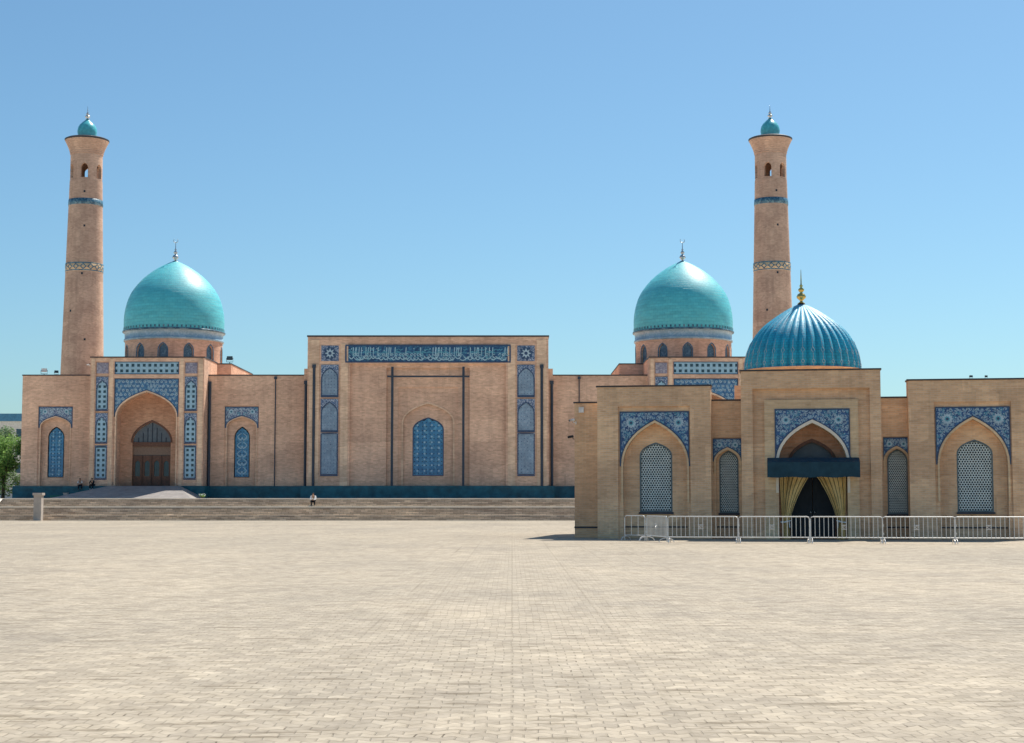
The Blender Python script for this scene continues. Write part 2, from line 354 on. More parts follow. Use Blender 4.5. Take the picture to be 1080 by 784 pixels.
# ------------------------------------------------------------------ structure: plaza and terrace
g = MB(); g.face(((-2500,-300,0),(2500,-300,0),(2500,4000,0),(-2500,4000,0))); tag(g.build('plaza', M['ground']), kind='structure')
TZ = 1.95
g = MB(); g.box(-140, 120, 149.4, 330, 0.0, TZ-.004, skip='d'); tag(g.build('terrace', M['stone_lt']), kind='structure')
W0 = Frame((0,144.5,0)); XL = (4-540)/1700*149
st = empty('terrace_steps', 'long brown brick steps with pale stone edges below the turquoise-domed mosque', 'steps', (0,144.5,0))
prof = [(0,0)]; yv = 0; risers = 13; zr = TZ/risers; run = .30
mb = MB(); nos = MB(); y = 0
for i in range(risers):
    z0, z1 = i*zr, (i+1)*zr
    d = run + (1.0 if i == 7 else 0)
    xl = -120 if i < 8 else XL
    last = i == risers-1
    mb.box(xl, 90, y, y+d if not last else 4.9, z0, z1, skip='dbt' if i in (7, 12) else 'db')
    if i in (7, 12): nos.box(xl, 90, y-.03, (y+d) if not last else 4.895, z1-.06, z1+.045, skip='d')
    if i == 2: nos.box(xl, 90, y-.02, y+.12, z1+.002, z1+.03, skip='d')
    y += d
mb.build('brick_flight', M['steps'], st); nos.build('stone_edge', M['stone_lt'], st)
g = MB(); ys = 8*run+1.0; g.face(((-120,144.5+ys-.6,8*zr+.05),(XL-.02,144.5+ys-.6,8*zr+.05),(XL-.02,149.4,TZ+.02),(-120,149.4,TZ+.02)))
tag(g.build('sloped_path', M['stone_lt']), kind='structure')
# stone gate pillar at the foot of the steps
x0 = W0.x(37.5, -1); x1 = W0.x(45.5, -1); zt = W0.z(520, -1, 41)
pl = empty('stone_pillar', 'free standing pale stone pillar with a flat cap at the left foot of the steps', 'pillar', ((x0+x1)/2, 143.6, 0)); hw = (x1-x0)/2
mb = MB(); mb.box(-hw, hw, -hw, hw, 0, zt-.22); mb.build('shaft', M['stone'], pl)
mb = MB(); mb.box(-hw-.09, hw+.09, -hw-.09, hw+.09, zt-.22, zt); mb.build('cap', M['stone'], pl)

# ------------------------------------------------------------------ shared architectural pieces
def lattice(mb, A, zb, y, pitch, hole=.56, hexa=True, depth=.05, mat=0):
    def clamp(x, z):
        z = min(max(z, zb), A['zs']+A['r']-.01); h = arch_half(A, z); return (min(max(x, A['cx']-h), A['cx']+h), z)
    n = 6 if hexa else 4
    ro = pitch/math.sqrt(3) if hexa else pitch/math.sqrt(2); rot = math.pi/2 if hexa else math.pi/4
    dz = pitch*math.sqrt(3)/2 if hexa else pitch
    rows = int((A['zs']+A['r']-zb)/dz)+2; cols = int(2*A['w']/pitch)+2
    for i in range(rows):
        z = zb + dz*(i+.5)
        for j in range(-cols, cols+1):
            x = A['cx'] + pitch*(j + (.5 if (hexa and i % 2) else 0) + (0 if hexa else .5))
            if abs(x-A['cx']) > arch_half(A, min(max(z, zb), A['zs']+A['r']))+pitch*.45 or z > A['zs']+A['r']: continue
            O = [clamp(x+ro*math.cos(rot+2*math.pi*k/n), z+ro*math.sin(rot+2*math.pi*k/n)) for k in range(n)]
            I = [clamp(x+ro*hole*math.cos(rot+2*math.pi*k/n), z+ro*hole*math.sin(rot+2*math.pi*k/n)) for k in range(n)]
            for k in range(n):
                a, b, c, d = O[k], O[(k+1)%n], I[(k+1)%n], I[k]
                mb.face(((a[0],y,a[1]),(b[0],y,b[1]),(c[0],y,c[1]),(d[0],y,d[1])), mat)
                mb.face(((d[0],y,d[1]),(c[0],y,c[1]),(c[0],y+depth,c[1]),(d[0],y+depth,d[1])), mat)
def pattern_panel(mb, A, x0, x1, z0, z1, y, edge, size, seed, stars=False, t=.012):
    # glazed spandrel round an arch: slot 0 mosaic, slot 1 dark border, slot 2 pale ornament, slot 3 turquoise
    mb.arched(x0, x1, z0, z1, A, y, 0, 0, zb=z0)
    for a, b, c, d in ((x0, x1, z1-edge, z1), (x0, x0+edge, z0, z1-edge), (x1-edge, x1, z0, z1-edge)):
        mb.box(a, b, y-t*1.5, y+.06, c, d, 1)
    B = dict(A, w=A['w']+edge*.2, r=A['r']+edge*.2)
    mb.band(B, edge*.8, y-t*1.2, y+.02, zb=z0, mat=1)
    rnd = random.Random(seed); cx = A['cx']
    def inside(x, z, m=0): return x0+edge+m < x < x1-edge-m and z0+edge < z < z1-edge-m and abs(x-cx) > arch_half(dict(A, w=A['w']+edge, r=A['r']+edge*1.3), z-m)+m*.5
    nz = int((z1-z0)/size)+1; nx = int((x1-cx)/size)+1
    for i in range(nz):
        for j in range(nx):
            x = cx+size*(j+.5+(.5 if i % 2 else 0)); z = z1-edge-size*(i+.55)
            if not stars: x += rnd.uniform(-.2,.2)*size; z += rnd.uniform(-.2,.2)*size
            a0 = rnd.uniform(0, 6.3); cw = rnd.choice((-1, 1)); mt = 2 if rnd.random() < .75 else 3
            for sgn in (1, -1):
                if not inside(x, z, size*.2): continue
                X = cx+sgn*(x-cx)
                if stars:
                    mb.disc(X, z, size*.36, y-t, 16, 2, 0, .55); mb.disc(X, z, size*.13, y-t*1.4, 8, 1)
                else:
                    pts = []; wd = []
                    for k in range(9):
                        q = k/8; an = a0+cw*q*5.2; rr = size*(.16+.42*q)
                        pts.append((cx+sgn*(x+rr*math.cos(an)-cx), z+rr*math.sin(an))); wd.append(size*(.20-.10*q))
                    pts = [p for p in pts if inside(cx+abs(p[0]-cx), p[1])]
                    if len(pts) > 2: mb.ribbon(pts, wd[:len(pts)], y-t, mt)
                    mb.disc(X, z, size*.15, y-t*1.3, 6, 2, a0)
    return inside
def rosette(mb, x, z, r, y):
    mb.disc(x, z, r, y-.016, 24, 2, 0, .72); mb.disc(x, z, r*.52, y-.02, 16, 3, .2, .7); mb.disc(x, z, r*.25, y-.024, 8, 1)

def window(root, A, y, lat, frame_t, mats, pitch, hexa=True, hole=.56, sill=True, orn=None):
    """arched lattice window in the plane y: frame, lattice, sill and dark pane as sub-parts"""
    fr = MB(); fr.band(A, frame_t, y-.04, y+.12, mat=0, closed=True)
    o = fr.build('window', mats['frame'], root)
    lb = MB(); lattice(lb, A, A['zb'], y+.03, pitch, hole, hexa)
    if orn:
        for f, u_ in zip(orn.f, orn.u): lb.face([orn.v[i] for i in f], 1, u_)
    lb.build('lattice', [lat, M['lattice_blue']], o)
    pb = MB(); pts = [(A['cx']-A['w'], A['zb'])]+arch_line(A)+[(A['cx']+A['w'], A['zb'])]; pb.face([(a, y+.11, b) for a, b in pts]); pb.build('pane', mats['pane'], o)
    if sill:
        sb = MB(); sb.box(A['cx']-A['w']-frame_t*1.8, A['cx']+A['w']+frame_t*1.8, y-.12, y+.05, A['zb']-frame_t-.09, A['zb']-frame_t+.005); sb.build('sill', M['dpc'], o)
    return o
def finial(root, x, y, z, h, mat, r, crescent=True):
    mb = MB(True)
    P = [(r*.9,0),(r*.35,.05*h),(r*.3,.08*h),(r,.16*h),(r*1.1,.20*h),(r*.8,.27*h),(r*.25,.31*h),(r*.65,.37*h),(r*.7,.41*h),(r*.2,.47*h),(r*.42,.51*h),(r*.15,.56*h),(r*.12,.78*h),(r*.10,.80*h),(0,.81*h)]
    if not crescent: P[-3:] = [(r*.13,.72*h),(r*.05,.98*h),(0,h)]
    mb.lathe(P, 14, (x,y,z)); k = []
    for i in range(13 if crescent else 0):                                  # crescent
        a = -math.pi/2 + (i-6)/6*2.5; k.append((x+.09*h*math.cos(a), y, z+.89*h+.09*h*math.sin(a)))
    if k: mb.tube(k, [.004*h+.014*h*math.sin(math.pi*i/12) for i in range(13)], 6)
    return mb.build('finial', mat, root)

# ------------------------------------------------------------------ the far mosque
FY = 176
F = Frame((F0X := (450.5-540)/1700*FY, FY, TZ))
mq = empty('mosque', 'long brick mosque with two smooth turquoise domes and a tall inscribed central block', 'mosque', F.o)
ZP = F.z(513); PX = F.x; 
def sym(a, b, ly): return F.x(a, ly), F.x(b, ly)
WX0, WX1 = F.x(22), F.x(22+2*(450.5-22)); WZ = F.z(396.5)
def wall_niche(mb, cx, tx0, tx1, ztile, apex, spring, y, zb, depth=.35):
    A = dict(cx=cx, w=(tx1-tx0)/2*.90, zs=spring, r=apex-spring, zb=zb)
    return A
def side_wall(xa, xb, niches, seed):
    """wall from xa to xb at plane y=0 with arched niches"""
    mb = MB(); pw = MB(); cuts = []
    x = xa
    for k, (c, hw_, ztile, zt0, apex, win) in enumerate(niches):
        A = dict(cx=c, w=hw_*.90, zs=zt0, r=apex-zt0, zb=ZP)
        x1 = c+hw_+.25
        mb.rect(x, c-hw_-.25, ZP, WZ, 0)
        mb.holed(c-hw_-.25, x1, ZP, WZ, c-hw_, c+hw_, ZP, ztile+.12, 0, .12)
        mb.arched(c-hw_, c+hw_, ZP, ztile+.12, A, .12, .4)
        mb.arched(c-A['w'], c+A['w'], ZP, apex, win, .52, .15)
        tp = MB(); pattern_panel(tp, A, c-hw_+.02, c+hw_-.02, zt0-.15, ztile, .09, .10, .42, seed+k); rosette(tp, c-hw_*.62, ztile-.55, .3, .09); rosette(tp, c+hw_*.62, ztile-.55, .3, .09)
        tp.build('tile_panel', [M['flower_fine'], M['navy'], M['white_tile'], M['turq_tile']], mq)
        ar = MB(); ar.band(dict(A, w=A['w']-.1, r=A['r']-.12), .1, .06, .3); ar.build('arch_moulding', M['trim_far'], mq)
        x = x1
    mb.rect(x, xb, ZP, WZ, 0)
    return mb
def win_of(px0, px1, pap, psp, pb, ly=.5):
    x0, x1 = F.x(px0, ly), F.x(px1, ly); zs = F.z(psp, ly)
    return dict(cx=(x0+x1)/2, w=(x1-x0)/2, zs=zs, r=F.z(pap, ly)-zs, zb=F.z(pb, ly))
NW = []
for (a, b, px0, px1) in ((39.4, 75.8, 50, 65.5), (236.3, 272.4, 247.5, 262.3)):
    c = F.x((a+b)/2); hw_ = (F.x(b)-F.x(a))/2
    wn_ = win_of(px0, px1, 451, 462, 503); wn_['cx'] = c
    NW.append((c, hw_, F.z(429), F.z(450), F.z(439), wn_))
NWR = [(-c, h, a, b, d, dict(w_, cx=-c)) for c, h, a, b, d, w_ in NW][::-1]
GP = [(F.x(100), F.x(207)), (F.x(330), F.x(571)), (F.x(694), F.x(801))]   # the portals and the block stand in these gaps
walls = [side_wall(WX0, GP[0][0], NW[:1], 10), side_wall(GP[0][1], GP[1][0], NW[1:], 11), side_wall(GP[1][1], GP[2][0], NWR[:1], 12), side_wall(GP[2][1], WX1, NWR[1:], 13)]
body = MB(); body.box(WX0, WX1, 0, 30, ZP, WZ, skip='fd')
for src in walls:
    for f, m_, u_ in zip(src.f, src.m, src.u): body.face([src.v[i] for i in f], m_, u_)
body.build('wall', M['brick_far'], mq)
cp = MB(); cp.box(WX0-.06, WX1+.06, -.06, .5, WZ+.003, WZ+.13); cp.box(WX0-.06, WX0+.5, .5, 30.05, WZ+.003, WZ+.13); cp.box(WX1-.5, WX1+.06, .5, 30.05, WZ+.003, WZ+.13); cp.build('coping', M['coping'], mq)
pm = MB(); pm.box(WX0-.7, WX1+.7, -.45, 30.4, 0, ZP+.01, skip='d'); pm.build('plinth', M['plinth'], mq)
def win_deco(i, wn_):
    d = MB(); rnd = random.Random(i)
    if i in (1, 3):                                                        # pale arabesque
        for k in range(5):
            z = wn_['zb']+.4+k*(wn_['zs']-wn_['zb'])/4.6
            for sg in (1, -1):
                pts = [(wn_['cx']+sg*(.08+.5*math.sin(q/8*math.pi)*(1-.3*q/8)), z+q/8*.75-.1) for q in range(9)]
                d.ribbon(pts, [.16-.012*q for q in range(9)], .565)
            d.disc(wn_['cx'], z+.1, .16, .56, 12, 0, 0, .6)
    else:
        for zi in range(11):
            for sg in (1, -1): 
                z = wn_['zb']+.25+zi*.46
                if arch_half(wn_, z+.1) > .45: d.disc(wn_['cx']+sg*.34, z, .09, .565, 8, 0)
    window(mq, wn_, .56, M['lattice_deep'], .08, dict(frame=M['navy'], pane=M['dark']), .34, False, .30, sill=False, orn=d)
for i, q in enumerate(NW): win_deco(i, q[5])
for i, q in enumerate(NWR): win_deco(i+2, q[5])

# --- portals (left one seen whole, right one behind the near building)
LP = -2.5
def portal(pcx):
    dx = lambda px: F.x(pcx, LP) + (px-154)/1700*(FY+LP)*1.0
    z = lambda py: F.z(py, LP)
    x0, x1, zt = dx(93.5), dx(214), z(377.5)
    mb = MB(); mb.box(x0, x1, LP, 5, ZP, zt, skip='fd')
    cx = dx(153.2); A = dict(cx=cx, w=dx(186.2)-cx, zs=z(440), r=z(412)-z(440), zb=ZP)
    # piers with two raised edges each, spandrel field
    sx0, sx1, sz1 = dx(119), dx(187.4), z(399)
    mb.arched(sx0, sx1, ZP, sz1, A, LP+.15, 2.6)
    fx0, fx1, fz0, fz1 = dx(119), dx(187.4), z(395), z(381.5)
    px0, px1, qx0, qx1 = dx(99.5), dx(113), dx(193.4), dx(207)
    zb3 = z(506)
    mb.rect(x0, px0, ZP, zt, LP); mb.rect(px1, sx0, ZP, zt, LP); mb.rect(sx1, qx0, ZP, zt, LP); mb.rect(qx1, x1, ZP, zt, LP)
    for a, b in ((px0, px1), (qx0, qx1)):
        mb.rect(a, b, ZP, zb3, LP); mb.rect(a, b, z(381.5), zt, LP); mb.rect(a, b, zb3, z(381.5), LP+.15)
        mb.reveal([(a, zb3), (a, z(381.5)), (b, z(381.5)), (b, zb3), (a, zb3)], LP, LP+.15)
    mb.rect(sx0, sx1, fz1, zt, LP); mb.rect(sx0, sx1, sz1, fz0, LP); mb.rect(sx0, sx1, fz0, fz1, LP+.15)
    mb.reveal([(sx0, fz0), (sx0, fz1), (sx1, fz1), (sx1, fz0), (sx0, fz0)], LP, LP+.15)
    mb.reveal([(sx0, ZP), (sx0, sz1), (sx1, sz1), (sx1, ZP)], LP, LP+.15)
    # niche back wall with door and lunette
    yb = LP+2.75; dw = dx(177)-dx(136); D = dict(cx=cx+.05, w=dw/2, zs=z(466), r=z(444)-z(466), zb=ZP)
    po = mb.build('portal', M['brick_far'], mq)
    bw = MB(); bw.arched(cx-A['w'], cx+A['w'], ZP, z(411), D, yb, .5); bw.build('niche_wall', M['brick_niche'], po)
    for a, b in ((x0, px0), (px1, sx0), (sx1, qx0), (qx1, x1)):             # lighter vertical brick edges
        tr = MB(); tr.box(a+.12, b-.12, LP-.06, LP, ZP, z(378.5), skip='b'); tr.build('pilaster', M['trim_far'], po)
    tp = MB(); pattern_panel(tp, A, sx0+.02, sx1-.02, z(438), sz1-.03, LP+.12, .10, .46, 5, True)
    tp.build('tile_panel', [M['star_tile'], M['navy'], M['white_tile'], M['turq_tile']], po)
    ar = MB(); ar.band(dict(A, w=A['w']-.14, r=A['r']-.15), .14, LP+.08, LP+.5); ar.build('arch_moulding', M['trim_far'], po)
    # frieze lattice
    fA = dict(cx=(fx0+fx1)/2, w=(fx1-fx0)/2-.08, zs=fz1-.09, r=.01, zb=fz0+.08)
    fr = MB(); 
    for a, b, c, d in ((fx0+.01, fx1-.01, fz1-.09, fz1-.01), (fx0+.01, fx1-.01, fz0+.01, fz0+.09), (fx0+.01, fx0+.1, fz0+.09, fz1-.09), (fx1-.1, fx1-.01, fz0+.09, fz1-.09)): fr.box(a, b, LP+.03, LP+.14, c, d)
    fo = fr.build('frieze', M['navy'], po)
    lb = MB(); lattice(lb, fA, fA['zb'], LP+.06, (fA['zs']-fA['zb'])/2.0, .52, False); lb.build('lattice', M['lattice_blue'], fo)
    pb = MB(); pb.rect(fx0+.09, fx1-.09, fz0+.09, fz1-.09, LP+.13); pb.build('backing', M['glass'], fo)
    for a, b in ((px0, px1), (qx0, qx1)):
        m = (a+b)/2; h = (b-a)/2
        sq = MB(); sq.box(a+.05, b-.05, LP+.08, LP+.16, z(394), z(382.5)); sq.build('lilac_panel', M['grey_tile'], po)
        for (t, bt, arched) in ((397.5, 432.5, True), (436, 467, True), (470, 505, False)):
            zt_, zb_ = z(t), z(bt)
            if arched: B = dict(cx=m, w=h*.78, zs=zt_-1.35, r=.9, zb=zb_+.1)
            else: B = dict(cx=m, w=h*.78, zs=zt_-.12, r=.01, zb=zb_+.1)
            mbp = MB(); mbp.arched(a+.03, b-.03, zb_, zt_, B, LP+.05, .08)
            so = mbp.build('pier_panel', M['flower_fine'], po)
            bd = MB(); bd.band(B, .07, LP+.02, LP+.06, mat=0, closed=True); bd.box(a+.03, b-.03, LP+.0, LP+.06, zb_-.12, zb_-.02); bd.build('border', M['navy'], so)
            lb = MB(); lattice(lb, B, B['zb'], LP+.07, B['w'], .52, False); lb.build('lattice', M['lattice_blue'], so)
            pb = MB(); pts = [(B['cx']-B['w'], B['zb'])]+arch_line(B)+[(B['cx']+B['w'], B['zb'])]; pb.face([(q, LP+.13, r_) for q, r_ in pts]); pb.build('backing', M['glass'], so)
    # door
    dcx = D['cx']; dzt = z(470)
    do = MB(); do.box(dcx-dw/2, dcx+dw/2, yb+.1, yb+.5, dzt, z(465.5)); do.band(D, .18, yb-.06, yb+.05, zb=z(466)); 
    door = do.build('door', M['wood'], po)
    lu = MB(); pts = arch_line(D); lu.face([(q, yb+.35, r_) for q, r_ in pts]); lu.build('lunette', M['grey_lun'], door)
    rb = MB()
    for k in range(-3, 4): rb.box(dcx+k*.5-.04, dcx+k*.5+.04, yb+.28, yb+.35, z(466), z(466)+max(.1, D['r']*(1-abs(k)/4.2)-.1))
    rb.build('lunette_bar', M['pipe'], door)
    tz = z(479)
    tn = MB(); tn.rect(dcx-dw/2, dcx+dw/2, tz, dzt, yb+.4); tn.build('transom', M['wood_lt'], door)
    lw = dw/4
    for k in range(4):
        a = dcx-dw/2+k*lw
        P = dict(cx=a+lw/2, w=lw*.27, zs=z(489), r=.4, zb=z(502))
        lf = MB(); lf.arched(a+.02, a+lw-.02, ZP+.02, tz-.06, P, yb+.33, .1); lf.box(a+.02, a+.08, yb+.27, yb+.33, ZP+.02, tz-.06); lf.box(a+lw-.08, a+lw-.02, yb+.27, yb+.33, ZP+.02, tz-.06); lf.build('door_leaf', M['wood'], door)
        gl = MB(); gl.rect(a, a+lw, ZP, tz, yb+.42); gl.build('door_glass', M['glass'], door)
    co = MB(); co.box(x0-.06, x1+.06, LP-.09, LP+.4, zt+.003, zt+.13); co.box(x0-.06, x0+.4, LP+.4, 5.05, zt+.003, zt+.13); co.box(x1-.4, x1+.06, LP+.4, 5.05, zt+.003, zt+.13); co.build('coping', M['coping'], po)
    pm = MB(); pm.box(x0-.3, x1+.3, LP-.4, -.46, 0, ZP+.006, skip='d'); pm.build('plinth', M['plinth'], po)
    # broad stone ramp with sloping sides, shaped to take sun and portal shadow
    tx0, tx1, bx0_, bx1_ = dx(119), dx(192), dx(73), dx(219); zr_ = ZP-.02; yt, yb_ = LP-2.0, LP-8.2
    sb = MB(); P = [(bx0_,yb_,.0),(bx1_,yb_,.0),(bx1_,LP-.41,.0),(bx0_,LP-.41,.0)]; Q = [(tx0,yt,zr_),(tx1,yt,zr_),(tx1,LP-.41,zr_),(tx0,LP-.41,zr_)]
    sb.face(Q); nn = 12
    for k in range(nn):
        a_, c_ = k/nn, (k+1)/nn; L = lambda p, q, t: tuple(p[i]+(q[i]-p[i])*t for i in range(3))
        sb.face((L(P[0],Q[0],a_), L(P[1],Q[1],a_), L(P[1],Q[1],c_), L(P[0],Q[0],c_)))
        sb.face((L(P[1],Q[1],a_), L(P[2],Q[2],a_), L(P[2],Q[2],c_), L(P[1],Q[1],c_))); sb.face((L(P[3],Q[3],a_), L(P[0],Q[0],a_), L(P[0],Q[0],c_), L(P[3],Q[3],c_)))
    sb.build('entrance_ramp', M['stairs_blue'], po)
    return x0, x1, zt
pL = portal(154)
pR = portal(746)

# --- central block
LC = -1.9
def cx_(px): return F.x(px, LC)
def cz_(py): return F.z(py, LC)
bx0, bx1, bzt = cx_(323.4), cx_(578.6), cz_(355.5)
bm_ = MB(); bm_.box(bx0, bx1, LC, 12, ZP, bzt, skip='fd')
mid = (bx0+bx1)/2; sc = (FY+LC)/1700
def X(px): return mid + (px-451)*sc
ix0, ix1, iz0, iz1 = X(363.5), X(538.5), cz_(382.5), cz_(364)
fx0, fx1, fz1 = X(368.5), X(533.5), cz_(384)
bm_.rect(bx0, fx0, ZP, bzt, LC); bm_.rect(fx1, bx1, ZP, bzt, LC); bm_.rect(fx0, fx1, fz1, bzt, LC)
bm_.reveal([(fx0, ZP), (fx0, fz1), (fx1, fz1), (fx1, ZP)], LC, LC+.35)
hx0, hx1, hz1 = X(407), X(495), cz_(388)
bm_.holed(fx0, fx1, ZP, fz1, hx0, hx1, ZP, hz1, LC+.35, .3)
gx0, gx1, gz1 = X(419.5), X(482.5), cz_(408)
bm_.holed(hx0, hx1, ZP, hz1, gx0, gx1, ZP, gz1, LC+.65, .15)
AA = dict(cx=mid, w=X(479)-mid, zs=cz_(446), r=cz_(424)-cz_(446), zb=ZP)
bm_.arched(gx0, gx1, ZP, gz1, AA, LC+.8, .25)
WW = dict(cx=mid, w=X(466.6)-mid, zs=cz_(453), r=cz_(441)-cz_(453), zb=cz_(501))
bm_.arched(AA['cx']-AA['w'], AA['cx']+AA['w'], ZP, AA['zs']+AA['r'], WW, LC+1.05, .2)
blk = bm_.build('central_block', M['brick_far'], mq)
ar = MB(); ar.band(dict(AA, w=AA['w']-.15, r=AA['r']-.16), .15, LC+.72, LC+.9); ar.build('arch_moulding', M['trim_far'], blk)
d = MB()
for i in range(9):
    for j in (-1.5, -.5, .5, 1.5):
        z = WW['zb']+.45+i*.62
        if arch_half(WW, z+.1) > abs(j)*.78+.1: d.disc(mid+j*.78, z, .11, LC+1.085, 8, 0)
window(blk, WW, LC+1.08, M['lattice_deep'], .1, dict(frame=M['navy'], pane=M['dark']), .42, False, .25, sill=False, orn=d)
for a, b in ((325.5, 336), (358.5, 366.5)):
    for s_ in (0, 1):
        p, q = X(a), X(b)
        if s_: p, q = 2*mid-q, 2*mid-p
        pil = MB(); pil.box(p, q, LC-.07, LC, ZP, cz_(358.5) if a < 340 else cz_(362.5), skip='b'); pil.build('pilaster', M['trim_far'], blk)
for s_ in (0, 1):
    a, b = X(338), X(356.5)
    if s_: a, b = 2*mid-b, 2*mid-a
    m = (a+b)/2; h = (b-a)/2
    sq = MB(); z0, z1 = cz_(381), cz_(364.7); sq.box(a, b, LC-.05, LC, z0, z1, 0, skip='b'); zc = (z0+z1)/2
    sq.disc(m, zc, h*.86, LC-.06, 16, 1, math.pi/16, .72); sq.disc(m, zc, h*.62, LC-.07, 16, 2, 0, .5); sq.disc(m, zc, h*.2, LC-.08, 8, 1)
    sq.build('star_panel', [M['flower_fine'], M['navy'], M['white_tile']], blk)
    for (t, bt, arched) in ((385, 418, True), (421, 455, True), (457, 501, False)):
        zt_, zb_ = cz_(t), cz_(bt)
        B = dict(cx=m, w=h*.88, zs=zt_-1.6, r=1.2, zb=zb_+.1) if arched else dict(cx=m, w=h*.88, zs=zt_-.12, r=.01, zb=zb_+.1)
        mbp = MB(); mbp.arched(a, b, zb_, zt_, B, LC-.10, .09); mbp.box(a, b, LC-.012, LC-.002, zb_, zt_, skip='b'); so = mbp.build('pier_panel', M['flower_fine'], blk)
        bd = MB(); bd.band(B, .09, LC-.14, LC-.08, mat=0, closed=True); bd.box(a, b, LC-.16, LC-.0, zb_-.14, zb_-.02); bd.build('border', M['navy'], so)
        lb = MB(); lattice(lb, B, B['zb'], LC-.08, B['w']/2.5, .32, False); lb.build('lattice', M['lattice_grey'], so)
# inscription frieze: flowing white letters in two tiers on blue
ins = MB(); ins.box(ix0, ix1, LC-.05, LC-.001, iz0, iz1, 0, skip='b')
for a, b, c, d_ in ((ix0, ix1, iz1-.12, iz1+.02), (ix0, ix1, iz0-.02, iz0+.12), (ix0-.02, ix0+.14, iz0+.12, iz1-.12), (ix1-.14, ix1+.02, iz0+.12, iz1-.12)): ins.box(a, b, LC-.12, LC-.04, c, d_, 1)
rnd = random.Random(77); H = iz1-iz0; x = ix0+.35; zz = lambda q: iz0+H*q
while x < ix1-.4:
    k = rnd.random(); y = LC-.06-rnd.random()*.004
    if k < .5:                                                              # tall upright letters
        for q in range(rnd.choice((1, 1, 2))):
            xx = x+q*.26
            if xx < ix1-.3: ins.ribbon([(xx+.03, zz(.86)), (xx, zz(.6)), (xx-.02, zz(.36))], [.10, .075, .05], y, 2)
    wdt = rnd.uniform(.5, .95); a0 = rnd.uniform(.25, .38)
    if x+wdt < ix1-.25:
        ins.ribbon([(x+wdt*i/8, zz(a0+.02-.17*math.sin(math.pi*i/8)+rnd.uniform(-.012,.012))) for i in range(9)], [.04+.075*math.sin(math.pi*i/8) for i in range(9)], y-.004, 2)
    if rnd.random() < .5: ins.ribbon([(x+.25*math.cos(t_*.7)*(.3+.1*t_)+.2, zz(.45)+.16*math.sin(t_*.7)*(.3+.1*t_)) for t_ in range(8)], .08, y-.008, 2)
    if rnd.random() < .7: ins.disc(x+rnd.uniform(0,.4), zz(rnd.choice((.15,.5,.68,.78))), .07, y-.01, 4, 2)
    if rnd.random() < .45: ins.ribbon([(x, zz(.58)), (x+.25, zz(.62)), (x+.6, zz(.57))], [.04, .09, .03], y-.012, 3)
    if rnd.random() < .4: ins.ribbon([(x, zz(.74)), (x+.2, zz(.70)), (x+.4, zz(.77))], [.04, .08, .03], y-.013, 3)
    for _ in range(3):
        u, v = x+rnd.uniform(0,.5), rnd.uniform(.2,.5); ins.ribbon([(u, zz(v)), (u+rnd.uniform(.06,.16), zz(v+rnd.uniform(-.07,.07))), (u+rnd.uniform(.15,.28), zz(v+rnd.uniform(-.05,.05)))], [.03,.07,.03], y-.014, rnd.choice((2, 2, 3)))
    x += rnd.uniform(.30, .5)
ins.box(ix0+.2, ix1-.2, LC-.056, LC-.05, zz(.535), zz(.56), 3)
M['ins_blue'] = tiles('inscription_blue', (.015,.06,.16), (.02,.09,.21), (.04,.16,.28), 5, .35, .3); M['ins_white'] = plain('inscription_letters', (.36,.54,.62), .4)
ins.build('inscription', [M['ins_blue'], M['navy'], M['ins_white'], M['turq_tile']], blk)
co = MB(); co.box(bx0-.08, bx1+.08, LC-.08, LC+.5, bzt+.003, bzt+.17); co.box(bx0-.08, bx0+.5, LC+.5, 12.05, bzt+.003, bzt+.17); co.box(bx1-.5, bx1+.08, LC+.5, 12.05, bzt+.003, bzt+.17); co.build('coping', M['coping'], blk)
sx0, sx1 = X(318.8), X(583.4); zsh = F.z(389, -.9)
for a, b in ((sx0, bx0-.01), (bx1+.01, sx1)):
    sh = MB(); sh.box(a, b, -.9, 9, ZP, zsh, skip='d'); sh.build('shoulder', M['brick_far'], blk)
pm = MB(); pm.box(sx0-.1, sx1+.1, LC-.35, -.46, 0, ZP+.014, skip='d'); pm.build('plinth', M['plinth'], blk)
fr = MB(); yf = LC-.16
for px in (413.4, 488.6): fr.box(X(px)-.13, X(px)+.13, yf, yf+.2, ZP+.02, cz_(387))
fr.box(X(408), X(495), yf-.06, yf-.002, cz_(398.2), cz_(396.4))
for px in (413.4, 488.6):
    for py in (400, 450, 495): fr.box(X(px)-.04, X(px)+.04, yf+.2, LC+.66, cz_(py)-.04, cz_(py)+.04)
fr.build('steel_frame', M['pipe'], blk)
for px, top, ly in ((330.7, 388, LC), (571.4, 388, LC), (320.9, 405, -.9), (582.2, 405, -.9)):
    p = MB(); xx = X(px); p.tube([(xx, ly-.14, ZP), (xx, ly-.14, F.z(top, ly))], .15, 8); p.box(xx-.2, xx+.2, ly-.3, ly, F.z(top, ly)-.02, F.z(top, ly)+.32); p.build('downpipe', M['pipe'], blk)
for px, top in ((220.5, 405), (290, 400), (611, 400)):
    p = MB(); xx = F.x(px); r_ = .16 if top == 405 else .06; p.tube([(xx, -.17, ZP), (xx, -.17, F.z(top))], r_, 8); p.box(xx-.15, xx+.15, -.3, 0, F.z(top)-.02, F.z(top)+.25); p.build('downpipe', M['pipe'], mq)

